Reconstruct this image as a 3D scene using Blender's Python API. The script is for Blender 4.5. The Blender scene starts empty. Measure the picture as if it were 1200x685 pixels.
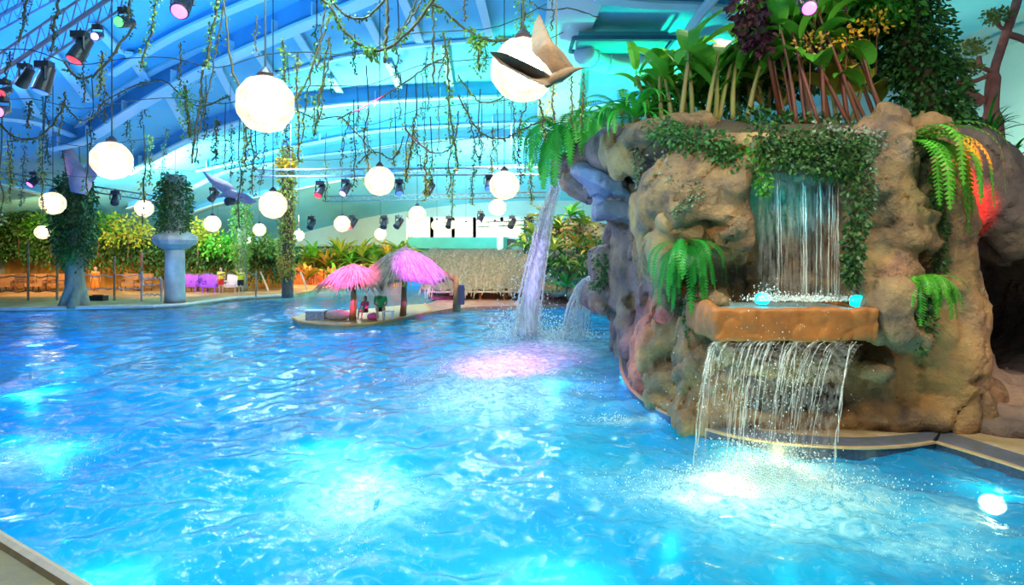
import bpy, math, random
import numpy as np
from mathutils import Vector, Matrix

SC = bpy.context.scene
COL = SC.collection
RNG = random.Random(7)
NP = np.random.RandomState(7)
F, CH, HZ = 715.0, 3.0, 292.0            # focal length in pixels, eye height above water, horizon row


def P(px, py, Y):
    """world point on the sight line of a photo pixel at depth Y"""
    return Vector(((px - 600.0) / F * Y, Y, CH + (HZ - py) / F * Y))


def G(px, py, z=0.0):
    Y = (CH - z) * F / (py - HZ)
    return Vector(((px - 600.0) / F * Y, Y, z))


# ---------------------------------------------------------------- materials
def _mix(nt, fac, a, b):
    m = nt.nodes.new('ShaderNodeMix'); m.data_type = 'RGBA'
    nt.links.new(fac, m.inputs[0])
    for s, v in ((m.inputs[6], a), (m.inputs[7], b)):
        if isinstance(v, tuple): s.default_value = (*v, 1)
        else: nt.links.new(v, s)
    return m.outputs[2]


def _noise(nt, vec, scale, detail=3, rough=0.55):
    n = nt.nodes.new('ShaderNodeTexNoise'); n.inputs['Scale'].default_value = scale
    n.inputs['Detail'].default_value = detail; n.inputs['Roughness'].default_value = rough
    nt.links.new(vec, n.inputs['Vector'])
    return n.outputs['Fac']


def _ramp(nt, fac, lo, hi):
    r = nt.nodes.new('ShaderNodeMapRange'); nt.links.new(fac, r.inputs[0])
    r.inputs[1].default_value = lo; r.inputs[2].default_value = hi
    return r.outputs[0]


MATS = {}


def mat(name, c1, c2=None, scale=4.0, rough=0.6, bump=0.0, bscale=None, c3=None, metal=0.0, trans=0.0,
        island=False, vec='Position', stretch=None, detail=3, spec=0.5, emit=None, estr=0.0):
    if name in MATS: return MATS[name]
    m = bpy.data.materials.new(name); m.use_nodes = True
    nt = m.node_tree; b = nt.nodes['Principled BSDF']; MATS[name] = m
    geo = nt.nodes.new('ShaderNodeNewGeometry')
    pos = geo.outputs['Position']
    if vec == 'Object':
        tc = nt.nodes.new('ShaderNodeTexCoord'); pos = tc.outputs['Object']
    if stretch:
        mp = nt.nodes.new('ShaderNodeMapping'); mp.inputs['Scale'].default_value = stretch
        nt.links.new(pos, mp.inputs['Vector']); pos = mp.outputs['Vector']
    if c2 is None:
        c2 = tuple(min(1, v * 0.82) for v in c1)
    fac = geo.outputs['Random Per Island'] if island else _ramp(nt, _noise(nt, pos, scale, detail, .55 if detail < 5 else .68), .32, .68)
    col = _mix(nt, fac, c1, c2)
    if c3 is not None:
        f3 = _ramp(nt, _noise(nt, pos, scale * 0.37 + 0.11, 4, .6), .50, .66)
        col = _mix(nt, f3, col, c3)
    nt.links.new(col, b.inputs['Base Color'])
    b.inputs['Roughness'].default_value = rough; b.inputs['Metallic'].default_value = metal
    b.inputs['Specular IOR Level'].default_value = spec
    if emit:
        b.inputs['Emission Color'].default_value = (*emit, 1); b.inputs['Emission Strength'].default_value = estr
    if bump:
        bp = nt.nodes.new('ShaderNodeBump'); bp.inputs['Strength'].default_value = min(1, bump)
        bp.inputs['Distance'].default_value = 0.12 * bump
        nt.links.new(_noise(nt, pos, bscale or scale * 2.5, 6, .65), bp.inputs['Height'])
        nt.links.new(bp.outputs['Normal'], b.inputs['Normal'])
    if trans:                                    # thin leaf: part of the light comes through
        tr = nt.nodes.new('ShaderNodeBsdfTranslucent'); nt.links.new(col, tr.inputs['Color'])
        ms = nt.nodes.new('ShaderNodeMixShader'); ms.inputs[0].default_value = trans
        nt.links.new(b.outputs[0], ms.inputs[1]); nt.links.new(tr.outputs[0], ms.inputs[2])
        nt.links.new(ms.outputs[0], nt.nodes['Material Output'].inputs['Surface'])
    return m


def glow(name, col, s):
    if name in MATS: return MATS[name]
    m = bpy.data.materials.new(name); m.use_nodes = True; MATS[name] = m
    b = m.node_tree.nodes['Principled BSDF']
    b.inputs['Base Color'].default_value = (*[min(1, c * .8) for c in col], 1)
    b.inputs['Emission Color'].default_value = (*col, 1); b.inputs['Emission Strength'].default_value = s
    return m


# ---------------------------------------------------------------- mesh building
class MB:
    def __init__(s): s.v = []; s.f = []; s.mi = []; s.m = 0

    def add(s, v, f, m=None):
        o = len(s.v); s.v.extend([tuple(p) for p in v])
        for q in f: s.f.append(tuple(i + o for i in q)); s.mi.append(s.m if m is None else m)
        return s

    def box(s, c, d, rz=0.0, rx=0.0, ry=0.0, m=None):
        R = Matrix.Rotation(rz, 3, 'Z') @ Matrix.Rotation(ry, 3, 'Y') @ Matrix.Rotation(rx, 3, 'X')
        v = [Vector(c) + R @ Vector((x * d[0] / 2, y * d[1] / 2, z * d[2] / 2)) for x in (-1, 1) for y in (-1, 1) for z in (-1, 1)]
        return s.add(v, [(0, 1, 3, 2), (4, 6, 7, 5), (0, 4, 5, 1), (2, 3, 7, 6), (0, 2, 6, 4), (1, 5, 7, 3)], m)

    def tube(s, pts, r, n=6, m=None, caps=True, flat=1.0):
        pts = [Vector(p) for p in pts]; k = len(pts)
        if not hasattr(r, '__len__'): r = [r] * k
        v = []; prev = None
        for i, p in enumerate(pts):
            t = (pts[min(i + 1, k - 1)] - pts[max(i - 1, 0)])
            t = t.normalized() if t.length > 1e-9 else Vector((0, 0, 1))
            if prev is None:
                a = Vector((0, 1, 0)) if abs(t.y) < .9 else Vector((1, 0, 0))
            else: a = prev
            u = (a - t * a.dot(t)); u = u.normalized() if u.length > 1e-6 else t.orthogonal().normalized()
            w = t.cross(u); prev = u
            for j in range(n):
                an = 2 * math.pi * j / n
                v.append(p + (u * math.cos(an) * flat + w * math.sin(an)) * r[i])
        f = [(i * n + j, i * n + (j + 1) % n, (i + 1) * n + (j + 1) % n, (i + 1) * n + j) for i in range(k - 1) for j in range(n)]
        if caps: f += [tuple(reversed(range(n))), tuple((k - 1) * n + j for j in range(n))]
        return s.add(v, f, m)

    def lathe(s, c, prof, n=20, m=None, axis=None):
        """prof: list of (radius, height)"""
        c = Vector(c); v = []; R = Matrix.Identity(3)
        if axis is not None: R = Vector((0, 0, 1)).rotation_difference(Vector(axis).normalized()).to_matrix()
        for (r, h) in prof:
            for j in range(n):
                a = 2 * math.pi * j / n; v.append(c + R @ Vector((r * math.cos(a), r * math.sin(a), h)))
        k = len(prof)
        f = [(i * n + j, i * n + (j + 1) % n, (i + 1) * n + (j + 1) % n, (i + 1) * n + j) for i in range(k - 1) for j in range(n)]
        f += [tuple(reversed(range(n))), tuple((k - 1) * n + j for j in range(n))]
        return s.add(v, f, m)

    def sphere(s, c, r, n=16, k=10, m=None):
        if not hasattr(r, '__len__'): r = (r, r, r)
        v = [(c[0], c[1], c[2] - r[2])]
        for i in range(1, k):
            a = math.pi * i / k
            for j in range(n):
                b = 2 * math.pi * j / n
                v.append((c[0] + r[0] * math.sin(a) * math.cos(b), c[1] + r[1] * math.sin(a) * math.sin(b), c[2] - r[2] * math.cos(a)))
        v.append((c[0], c[1], c[2] + r[2])); L = len(v) - 1
        f = [(0, 1 + (j + 1) % n, 1 + j) for j in range(n)]
        for i in range(k - 2):
            for j in range(n):
                f.append((1 + i * n + j, 1 + i * n + (j + 1) % n, 1 + (i + 1) * n + (j + 1) % n, 1 + (i + 1) * n + j))
        f += [(L, 1 + (k - 2) * n + j, 1 + (k - 2) * n + (j + 1) % n) for j in range(n)]
        return s.add(v, f, m)

    def prism(s, poly, z0, z1, m=None):
        n = len(poly)
        v = [(p[0], p[1], z0) for p in poly] + [(p[0], p[1], z1) for p in poly]
        f = [tuple(reversed(range(n))), tuple(range(n, 2 * n))] + [(i, (i + 1) % n, n + (i + 1) % n, n + i) for i in range(n)]
        return s.add(v, f, m)

    def build(s, name, mats, parent=None, smooth=False, **tags):
        me = bpy.data.meshes.new(name)
        me.from_pydata(s.v, [], s.f)
        if not isinstance(mats, (list, tuple)): mats = [mats]
        for mm in mats: me.materials.append(mm)
        if len(mats) > 1: me.polygons.foreach_set('material_index', s.mi)
        if smooth: me.polygons.foreach_set('use_smooth', [True] * len(me.polygons))
        me.update()
        return link(name, me, parent, **tags)


def link(name, data, parent=None, **tags):
    o = bpy.data.objects.new(name, data); COL.objects.link(o)
    if parent is not None:
        o.parent = parent
        o.matrix_parent_inverse = Matrix.Translation(-parent.location) if parent.type == 'EMPTY' and parent.parent is None else Matrix.Identity(4)
    tag(o, **tags)
    return o


def tag(o, label=None, cat=None, group=None, kind=None):
    if label: o['label'] = label
    if cat: o['category'] = cat
    if group: o['group'] = group
    if kind: o['kind'] = kind
    return o


def thing(name, loc, label, cat, group=None, rz=0.0):
    o = bpy.data.objects.new(name, None); COL.objects.link(o)
    o.location = Vector(loc); o.empty_display_size = .1
    return tag(o, label, cat, group)


def npmesh(name, V, Fc, mats, parent=None, smooth=True, **tags):
    """fast mesh from numpy arrays (all faces quads or all triangles)"""
    V = np.asarray(V, dtype=np.float32); Fc = np.asarray(Fc, dtype=np.int32)
    me = bpy.data.meshes.new(name); k = Fc.shape[1]
    me.vertices.add(len(V)); me.vertices.foreach_set('co', V.ravel())
    me.loops.add(Fc.size); me.loops.foreach_set('vertex_index', Fc.ravel())
    me.polygons.add(len(Fc)); me.polygons.foreach_set('loop_start', np.arange(0, Fc.size, k, dtype=np.int32))
    if not isinstance(mats, (list, tuple)): mats = [mats]
    for mm in mats: me.materials.append(mm)
    me.update(calc_edges=True); me.validate()
    if smooth: me.polygons.foreach_set('use_smooth', np.ones(len(me.polygons), dtype=bool))
    return link(name, me, parent, **tags)


def copy_tree(o, parent=None):
    c = o.copy(); COL.objects.link(c)
    if parent is not None: c.parent = parent
    for ch in [x for x in o.children]: copy_tree(ch, c)
    return c


# ---------------------------------------------------------------- distance fields -> one continuous mesh
def surface_nets(Fd, org, h):
    ins = Fd < 0
    a = ins[:-1, :-1, :-1].astype(np.int8)
    tot = np.zeros(a.shape, np.int8)
    offs = [(i, j, k) for i in (0, 1) for j in (0, 1) for k in (0, 1)]
    nx, ny, nz = Fd.shape
    for (i, j, k) in offs: tot += ins[i:nx - 1 + i, j:ny - 1 + j, k:nz - 1 + k]
    act = (tot > 0) & (tot < 8)
    idx = np.argwhere(act); vid = -np.ones(act.shape, np.int32); vid[act] = np.arange(len(idx))
    acc = np.zeros((len(idx), 3)); cnt = np.zeros(len(idx))
    for (i, j, k) in offs:
        for ax in range(3):
            o2 = [i, j, k]
            if o2[ax] == 1: continue
            o2[ax] = 1
            f0 = Fd[idx[:, 0] + i, idx[:, 1] + j, idx[:, 2] + k]; f1 = Fd[idx[:, 0] + o2[0], idx[:, 1] + o2[1], idx[:, 2] + o2[2]]
            c = (f0 < 0) != (f1 < 0)
            t = np.where(c, f0 / np.where(f0 - f1 == 0, 1, f0 - f1), 0)
            p = np.tile(np.array([i, j, k], float), (len(idx), 1)); p[:, ax] += t
            acc[c] += p[c]; cnt[c] += 1
    V = (idx + acc / cnt[:, None]) * h + org
    Q = []
    for ax in range(3):
        sl0 = [slice(None)] * 3; sl1 = [slice(None)] * 3; sl0[ax] = slice(0, -1); sl1[ax] = slice(1, None)
        A = ins[tuple(sl0)]; B = ins[tuple(sl1)]
        ch = np.argwhere(A != B)
        u, w = [q for q in range(3) if q != ax]
        ok = (ch[:, u] > 0) & (ch[:, w] > 0) & (ch[:, u] < Fd.shape[u] - 1) & (ch[:, w] < Fd.shape[w] - 1)
        ch = ch[ok]; s = A[ch[:, 0], ch[:, 1], ch[:, 2]]
        q = []
        for (du, dw) in ((1, 1), (0, 1), (0, 0), (1, 0)):
            e = ch.copy(); e[:, u] -= du; e[:, w] -= dw; q.append(vid[e[:, 0], e[:, 1], e[:, 2]])
        q = np.stack(q, 1)
        flip = s if ax != 1 else ~s
        q[~flip] = q[~flip][:, ::-1]
        Q.append(q)
    return V, np.concatenate(Q)


def wob(X, Y, Z, seed, scale, octaves=3):
    """cheap smooth pseudo noise, about -1..1"""
    r = np.random.RandomState(seed); out = np.zeros(np.broadcast(X, Y, Z).shape); amp = 1.0
    for o in range(octaves):
        for _ in range(3):
            a = r.randn(3); a /= np.linalg.norm(a); b = r.randn(3); b /= np.linalg.norm(b)
            ph = r.rand(2) * 6.28; k = scale * (1.9 ** o)
            out = out + amp * np.sin(k * (a[0] * X + a[1] * Y + a[2] * Z) + ph[0]) * np.sin(k * 1.3 * (b[0] * X + b[1] * Y + b[2] * Z) + ph[1])
        amp *= 0.55
    return out / 2.2


class SDF:
    def __init__(s, lo, hi, h):
        s.lo = np.array(lo, float); s.h = h
        n = [int(math.ceil((hi[i] - lo[i]) / h)) + 1 for i in range(3)]
        s.ax = [s.lo[i] + np.arange(n[i]) * h for i in range(3)]
        s.Fd = np.full(n, 1.0)

    def _sub(s, c, r, pad):
        sl = []
        for i in range(3):
            a = int(np.searchsorted(s.ax[i], c[i] - r[i] - pad)); b = int(np.searchsorted(s.ax[i], c[i] + r[i] + pad))
            sl.append(slice(max(0, a - 1), min(len(s.ax[i]), b + 1)))
        return tuple(sl), s.ax[0][sl[0]][:, None, None], s.ax[1][sl[1]][None, :, None], s.ax[2][sl[2]][None, None, :]

    def _put(s, sl, d, k, cut):
        A = s.Fd[sl]
        if A.size == 0: return
        if cut:
            d = -d; h = np.clip(.5 - .5 * (A - d) / k, 0, 1); s.Fd[sl] = A + (d - A) * h + k * h * (1 - h)
        else:
            h = np.clip(.5 + .5 * (A - d) / k, 0, 1); s.Fd[sl] = A + (d - A) * h - k * h * (1 - h)

    def ell(s, c, r, k=.12, cut=False, rz=0.0, tilt=0.0):
        R = max(r); sl, X, Y, Z = s._sub(c, (R, R, R) if (rz or tilt) else r, .5)
        x, y, z = X - c[0], Y - c[1], Z - c[2]
        if rz: x, y = x * math.cos(rz) + y * math.sin(rz), -x * math.sin(rz) + y * math.cos(rz)
        if tilt: x, z = x * math.cos(tilt) + z * math.sin(tilt), -x * math.sin(tilt) + z * math.cos(tilt)
        k0 = np.sqrt((x / r[0]) ** 2 + (y / r[1]) ** 2 + (z / r[2]) ** 2)
        k1 = np.sqrt((x / r[0] ** 2) ** 2 + (y / r[1] ** 2) ** 2 + (z / r[2] ** 2) ** 2) + 1e-6
        s._put(sl, k0 * (k0 - 1) / k1, k, cut); return s

    def box(s, c, hf, rnd=.1, k=.12, cut=False, rz=0.0):
        R = math.hypot(hf[0], hf[1]) if rz else max(hf[0], hf[1])
        sl, X, Y, Z = s._sub(c, (R if rz else hf[0], R if rz else hf[1], hf[2]), .5)
        x, y, z = X - c[0], Y - c[1], Z - c[2]
        if rz: x, y = x * math.cos(rz) + y * math.sin(rz), -x * math.sin(rz) + y * math.cos(rz)
        qx, qy, qz = abs(x) - hf[0] + rnd, abs(y) - hf[1] + rnd, abs(z) - hf[2] + rnd
        d = np.sqrt(np.maximum(qx, 0) ** 2 + np.maximum(qy, 0) ** 2 + np.maximum(qz, 0) ** 2) + np.minimum(np.maximum(qx, np.maximum(qy, qz)), 0) - rnd
        s._put(sl, d, k, cut); return s

    def cap(s, a, b, ra, rb=None, k=.08, cut=False):
        rb = ra if rb is None else rb; a = np.array(a, float); b = np.array(b, float)
        c = (a + b) / 2; r = abs(b - a) / 2 + max(ra, rb)
        sl, X, Y, Z = s._sub(c, r, .3 if k > .04 else .08)
        ba = b - a; L = float(ba @ ba) + 1e-9
        t = np.clip(((X - a[0]) * ba[0] + (Y - a[1]) * ba[1] + (Z - a[2]) * ba[2]) / L, 0, 1)
        d = np.sqrt((X - a[0] - t * ba[0]) ** 2 + (Y - a[1] - t * ba[1]) ** 2 + (Z - a[2] - t * ba[2]) ** 2) - (ra + (rb - ra) * t)
        s._put(sl, d, k, cut); return s

    def noise(s, seed, scale, amp, octaves=3):
        s.Fd = s.Fd + amp * wob(s.ax[0][:, None, None], s.ax[1][None, :, None], s.ax[2][None, None, :], seed, scale, octaves); return s

    def crease(s, seed, scale, amp, w=.35):
        n = wob(s.ax[0][:, None, None], s.ax[1][None, :, None], s.ax[2][None, None, :] * .7, seed, scale, 2)
        s.Fd = s.Fd + amp * np.clip(1 - np.abs(n) / w, 0, 1) ** 1.5; return s

    def mesh(s, name, mats, parent=None, **tags):
        s.Fd[0], s.Fd[-1] = 1, 1; s.Fd[:, 0], s.Fd[:, -1] = 1, 1; s.Fd[:, :, 0], s.Fd[:, :, -1] = 1, 1
        V, Q = surface_nets(s.Fd, s.lo, s.h)
        return npmesh(name, V, Q, mats, parent, **tags)


# ---------------------------------------------------------------- foliage
def leaves_np(pos, size, direction=None, width=.55, droop=.3, seed=0):
    """folded pointed leaves, vectorised: 6 vertices and 4 triangles each"""
    r = np.random.RandomState(seed); pos = np.asarray(pos, float); n = len(pos)
    d = r.randn(n, 3) if direction is None else np.asarray(direction, float) + r.randn(n, 3) * .35
    d[:, 2] -= droop; d /= np.linalg.norm(d, axis=1)[:, None]
    u = np.cross(d, r.randn(n, 3)); u /= np.linalg.norm(u, axis=1)[:, None] + 1e-9
    w = np.cross(d, u); L = (np.asarray(size) * (0.7 + .6 * r.rand(n)))[:, None]
    b = pos; t = pos + d * L + w * L * -.12; m1 = pos + d * L * .45
    l = m1 + u * L * width * .5 + w * L * .1; rr = m1 - u * L * width * .5 + w * L * .1
    V = np.stack([b, l, rr, t, m1], 1).reshape(-1, 3)
    o = np.arange(n)[:, None] * 5
    Fc = np.concatenate([o + np.array([[0, 1, 4]]), o + np.array([[0, 4, 2]]), o + np.array([[1, 3, 4]]), o + np.array([[4, 3, 2]])])
    return V, Fc


def blade(mb, base, az, el, L, W, droop=1.0, seg=8, m=None, fold=.25, shape='banana'):
    """one arching leaf; az = heading in the ground plane, el = start elevation"""
    p = Vector(base); h = Vector((math.cos(az), math.sin(az), 0)); side = Vector((-math.sin(az), math.cos(az), 0))
    v = []; e = el
    for i in range(seg + 1):
        t = i / seg
        if shape == 'banana': w = W * (math.sin(math.pi * min(1, (t * .96 + .04)) ** .75)) ** .6 if t < 1 else 0
        elif shape == 'strap': w = W * (1 - t ** 3) * (0.45 + .55 * min(1, t * 4))
        else: w = W * (1 - t)
        up = Vector((-h.x * math.sin(e), -h.y * math.sin(e), math.cos(e)))
        v += [p + side * w * .5 + up * w * fold, p, p - side * w * .5 + up * w * fold]
        p = p + (h * math.cos(e) + Vector((0, 0, 1)) * math.sin(e)) * (L / seg)
        e -= droop / seg * (0.5 + t)
    f = []
    for i in range(seg):
        a = i * 3; f += [(a, a + 1, a + 4, a + 3), (a + 1, a + 2, a + 5, a + 4)]
    return mb.add(v, f, m)


def frond(mb, base, az, el, L, W, droop=1.6, n=24, m=None):
    """feather frond: a thin stem with two rows of leaflets"""
    p = Vector(base); h = Vector((math.cos(az), math.sin(az), 0)); side = Vector((-math.sin(az), math.cos(az), 0))
    e = el; pts = [p.copy()]; dirs = []
    for i in range(n):
        t = i / n; d = (h * math.cos(e) + Vector((0, 0, 1)) * math.sin(e)); dirs.append(d)
        p = p + d * (L / n); pts.append(p.copy()); e = max(-1.5, e - droop / n * (0.6 + t))
    v = []; f = []
    sw = W * .06
    for q in pts: v += [q + side * sw, q - side * sw]
    for i in range(n): f.append((2 * i, 2 * i + 1, 2 * i + 3, 2 * i + 2))
    for i in range(1, n):
        t = i / n; w = W * (math.sin(math.pi * (t * .9 + .08)) ** .6); d = dirs[i]
        for s in (1, -1):
            tip = pts[i] + side * s * w * .5 + d * w * .28 + Vector((0, 0, -w * .12))
            o = len(v); v += [pts[i], pts[i] + d * (L / n * .9), tip + d * (L / n * .25), tip]; f.append((o, o + 1, o + 2, o + 3))
    return mb.add(v, f, m)
# ================================================================ materials of the setting
M_ROOF = mat('roof_paint', (.16, .60, .80), (.24, .68, .84), 0.35, .75)
M_BEAM = mat('beam_paint', (.62, .90, .96), (.55, .86, .95), 1.2, .5)
M_WEB = mat('beam_web_paint', (.12, .48, .82), (.10, .42, .76), 1.0, .6)
M_WALLR = mat('plaster_grey_green', (.40, .58, .56), (.36, .50, .50), .5, .8, .1)
M_TANWALL = mat('ochre_plank_wall', (.70, .38, .07), (.42, .20, .035), .9, .8, .2, stretch=(3, 3, .25), c3=(.48, .28, .08))
M_DECK = mat('wet_deck', (.42, .22, .08), (.30, .15, .07), 1.4, .45, .2, c3=(.60, .38, .16))
M_SLATE = mat('coping_slate', (.13, .15, .24), (.10, .11, .11), 6, .35, .25)
M_COPPER = mat('coping_edge', (.62, .38, .20), (.50, .28, .14), 5, .4)
M_DTILE = mat('waterline_tile', (.02, .02, .04), (.05, .06, .12), 22, .3)
M_POOL = mat('pool_tile', (.35, .80, .92), (.28, .74, .90), 3.0, .5)
M_GRAVEL = mat('gunite_ground', (.50, .34, .20), (.34, .24, .11), 2.2, .75, .6, c3=(.55, .42, .30))
M_TEAL = mat('teal_band', (.05, .50, .42), (.04, .42, .38), 1, .5)
M_WHITEP = mat('white_paint', (.80, .86, .86), (.72, .80, .82), 1, .5)


# ================================================================ roof
def S(X, Y):
    dx = X - 3.0
    z = 11.3
    if dx < 0:
        a = -dx
        z -= .006 * min(a, 24) ** 2 + max(0, a - 24) * .15
    else: z -= .0015 * dx * dx
    if Y > 40: z -= .011 * (Y - 40) ** 2
    return z


def R(px, py, up=0.0):
    Y = 5.0
    while Y < 60:
        p = P(px, py, Y)
        if p.z >= S(p.x, p.y) - up: break
        Y += .1
    p = P(px, py, Y); p.z = S(p.x, p.y) - up
    return p


xs = np.linspace(-38, 17.4, 90); ys = np.linspace(1.5, 58.5, 70)
V = [(x, y, S(x, y)) for y in ys for x in xs]
Q = [(j * 90 + i, j * 90 + i + 1, (j + 1) * 90 + i + 1, (j + 1) * 90 + i) for j in range(69) for i in range(89)]
V2 = [(a, b, c + .25) for a, b, c in V]; o_ = len(V)
roof = npmesh('ceiling', V + V2, Q + [(d + o_, c + o_, b + o_, a + o_) for a, b, c, d in Q], M_ROOF, kind='structure')


def smooth_path(pts, n=6):
    out = []
    for i in range(len(pts) - 1):
        p0 = pts[max(0, i - 1)]; p1 = pts[i]; p2 = pts[i + 1]; p3 = pts[min(len(pts) - 1, i + 2)]
        for k in range(n):
            t = k / n
            out.append(.5 * ((2 * p1) + (p2 - p0) * t + (2 * p0 - 5 * p1 + 4 * p2 - p3) * t * t + (3 * p1 - p0 - 3 * p2 + p3) * t ** 3))
    out.append(pts[-1]); return out


def beam(px, depth, width, name='ceiling_beam', tabs=True, web=True):
    """an I beam hung under the roof: painted web, pale bottom flange, stiffener tabs"""
    pts = smooth_path([R(a, b, depth) for a, b in px])
    for p in pts: p.z = S(p.x, p.y) - depth
    mb = MB(); k = len(pts); v = []; f = []
    for i, p in enumerate(pts):
        t = (pts[min(i + 1, k - 1)] - pts[max(i - 1, 0)]).normalized(); s_ = Vector((t.y, -t.x, 0)).normalized()
        up = Vector((0, 0, 1))
        for a, b in ((-1, 0), (1, 0), (1, .09), (-1, .09)): v.append(p + s_ * a * width / 2 + up * b)
    for i in range(k - 1):
        for j in range(4): f.append((i * 4 + j, i * 4 + (j + 1) % 4, i * 4 + 4 + (j + 1) % 4, i * 4 + 4 + j))
    f += [(3, 2, 1, 0), tuple((k - 1) * 4 + j for j in range(4))]
    mb.add(v, f, 0)
    o = mb.build(name, M_BEAM, kind='structure')
    if web:
        mb = MB(); v = []; f = []
        for i, p in enumerate(pts):
            t = (pts[min(i + 1, k - 1)] - pts[max(i - 1, 0)]).normalized(); s_ = Vector((t.y, -t.x, 0)).normalized()
            for a in (-1, 1):
                for b in (.09, depth): v.append(p + s_ * a * .03 + Vector((0, 0, b)))
        for i in range(k - 1):
            a = i * 4; f += [(a, a + 1, a + 5, a + 4), (a + 2, a + 6, a + 7, a + 3)]
        mb.add(v, f)
        mb.build('beam_web', M_WEB, o)
        if tabs:
            mb = MB()
            for i in range(2, k - 1, 5):
                p = pts[i]; t = (pts[i + 1] - pts[i - 1]).normalized()
                mb.box(p + Vector((0, 0, .09 + .22)), (.05, width * .95, .44), rz=math.atan2(t.y, t.x))
            mb.build('stiffener', M_BEAM, o)
    return o


beam([(60, 176), (100, 166), (150, 133), (220, 92), (300, 55), (350, 34), (420, 6), (470, -22), (560, -70)], .85, .5)
beam([(75, 166), (120, 122), (165, 92), (235, 60), (300, 40), (360, 12), (420, -20)], .12, .25, tabs=False, web=False)
beam([(130, 88), (200, 45), (270, 13), (330, -12)], .35, .3, tabs=False)
beam([(150, 204), (220, 166), (300, 139), (380, 125), (470, 118), (560, 114), (640, 113)], .75, .42)
beam([(230, 202), (280, 190), (330, 176), (385, 165), (440, 155), (540, 148), (640, 146)], .7, .42)
beam([(300, 200), (350, 186), (420, 177), (520, 165), (640, 163)], .6, .4, tabs=False)
beam([(150, 245), (205, 228), (262, 203), (330, 190)], .5, .4, tabs=False)
beam([(205, 258), (262, 238), (330, 226), (430, 207), (560, 196), (700, 192)], .5, .4, tabs=False)
beam([(0, 140), (50, 147), (105, 168)], .5, .35, tabs=False)
beam([(-10, 215), (40, 226), (110, 250)], .5, .35, tabs=False)
beam([(300, 91), (340, 84), (400, 69), (460, 58), (520, 51), (600, 47), (650, 46)], .15, .22, tabs=False)
# right-hand side: dark and light bars across the green-lit bay
beam([(700, 0), (760, 6), (830, 10), (900, 20)], .6, .5, tabs=False)
beam([(690, 128), (740, 120), (800, 118), (900, 122)], .6, .5, tabs=False)
beam([(640, 150), (700, 146), (760, 150), (860, 165)], .5, .4, tabs=False)
# purlins between the ribs
for a, b in (((345, 38), (372, 78)), ((430, 22), (447, 55)), ((455, 74), (470, 108)), ((388, 92), (406, 122)), ((300, 60), (322, 92)),
             ((520, 52), (530, 115)), ((600, 48), (600, 113)), ((250, 70), (282, 132)), ((190, 100), (222, 158)), ((150, 62), (172, 95)),
             ((60, 62), (105, 120)), ((20, 100), (60, 160)), ((110, 30), (140, 62)), ((470, -5), (492, 50)), ((560, -10), (575, 46))):
    beam([a, ((a[0] + b[0]) / 2, (a[1] + b[1]) / 2), b], .22, .3, 'ceiling_beam', tabs=False, web=False)
# broad white roof panel running overhead to the left of the green bay
mb = MB(); v = []; rows = [(-30, 646, 716), (0, 642, 708), (20, 640, 699), (40, 638, 691), (60, 636, 686), (80, 634, 682), (100, 632, 680), (130, 630, 678), (160, 628, 676)]
for y, a, b in rows:
    for x in (a, b):
        p = R(x, y, .30); v.append(p)
n_ = len(v)
v += [p + Vector((0, 0, .14)) for p in v]
f = []
for i in range(len(rows) - 1):
    a = 2 * i; f += [(a, a + 1, a + 3, a + 2), (n_ + a, n_ + a + 2, n_ + a + 3, n_ + a + 1), (a, a + 2, n_ + a + 2, n_ + a), (a + 1, n_ + a + 1, n_ + a + 3, a + 3)]
mb.add(v, f); mb.build('ceiling_panel', mat('panel_white', (.86, .95, .95), (.80, .92, .93), .6, .6), kind='structure')
# ventilation duct in the green bay
t = thing('air_duct', R(740, 68, 1.0), 'pale curved ventilation duct under the green-lit bay of the roof', 'duct')
mb = MB(); pts = smooth_path([R(a, b, 1.0) for a, b in ((684, 62), (700, 70), (730, 75), (770, 74), (830, 66))])
mb.tube(pts, .42, 12); mb.build('duct_pipe', M_WHITEP, t, smooth=True)
for i in range(3, len(pts) - 1, 5): MB().tube([pts[i], pts[i] + (pts[i + 1] - pts[i]).normalized() * .1], .47, 12).build('clamp_band', M_BEAM, t)
t = thing('ceiling_ventilator', R(728, 50, .8), 'dark box-shaped ventilator in a dark frame on the green-lit bay of the roof', 'ventilator')
c = R(728, 50, .75)
mb = MB()
mb.box(c + Vector((0, -.6, 0)), (3.6, .12, .14)).box(c + Vector((0, .9, 0)), (3.6, .12, .14)).box(c + Vector((-1.8, .15, 0)), (.12, 1.5, .14)).box(c + Vector((1.8, .15, 0)), (.12, 1.5, .14))
mb.build('frame', mat('dark_teal_metal', (.04, .16, .24), None, 2, .5), t)
mb = MB(); mb.box(c + Vector((0, .15, .1)), (3.2, 1.3, .35)); mb.build('housing', mat('teal_metal', (.1, .4, .42), None, 2, .5), t)
# white strut at the top of the right bay
mb = MB(); mb.tube([R(806, 36, .9), R(822, 14, .9), R(846, -14, .9)], .16, 8)
mb.build('ceiling_strut', M_BEAM, kind='structure')

# ================================================================ walls
MB().box((17.2, 30, 5.6), (.3, 57, 11.8)).build('wall_right', M_WALLR, kind='structure')
mb = MB()
mb.box((17.0, 23.2, 10.2), (.25, 8, .45)).box((17.0, 24.5, 8.7), (.25, 1.4, .5))
mb.build('trim_1', mat('trim_grey', (.33, .47, .47), None, 1, .7), kind='structure')
MB().box((-37.6, 30, 3.6), (.3, 57, 7.2)).build('wall_left', M_WALLR, kind='structure')
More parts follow.
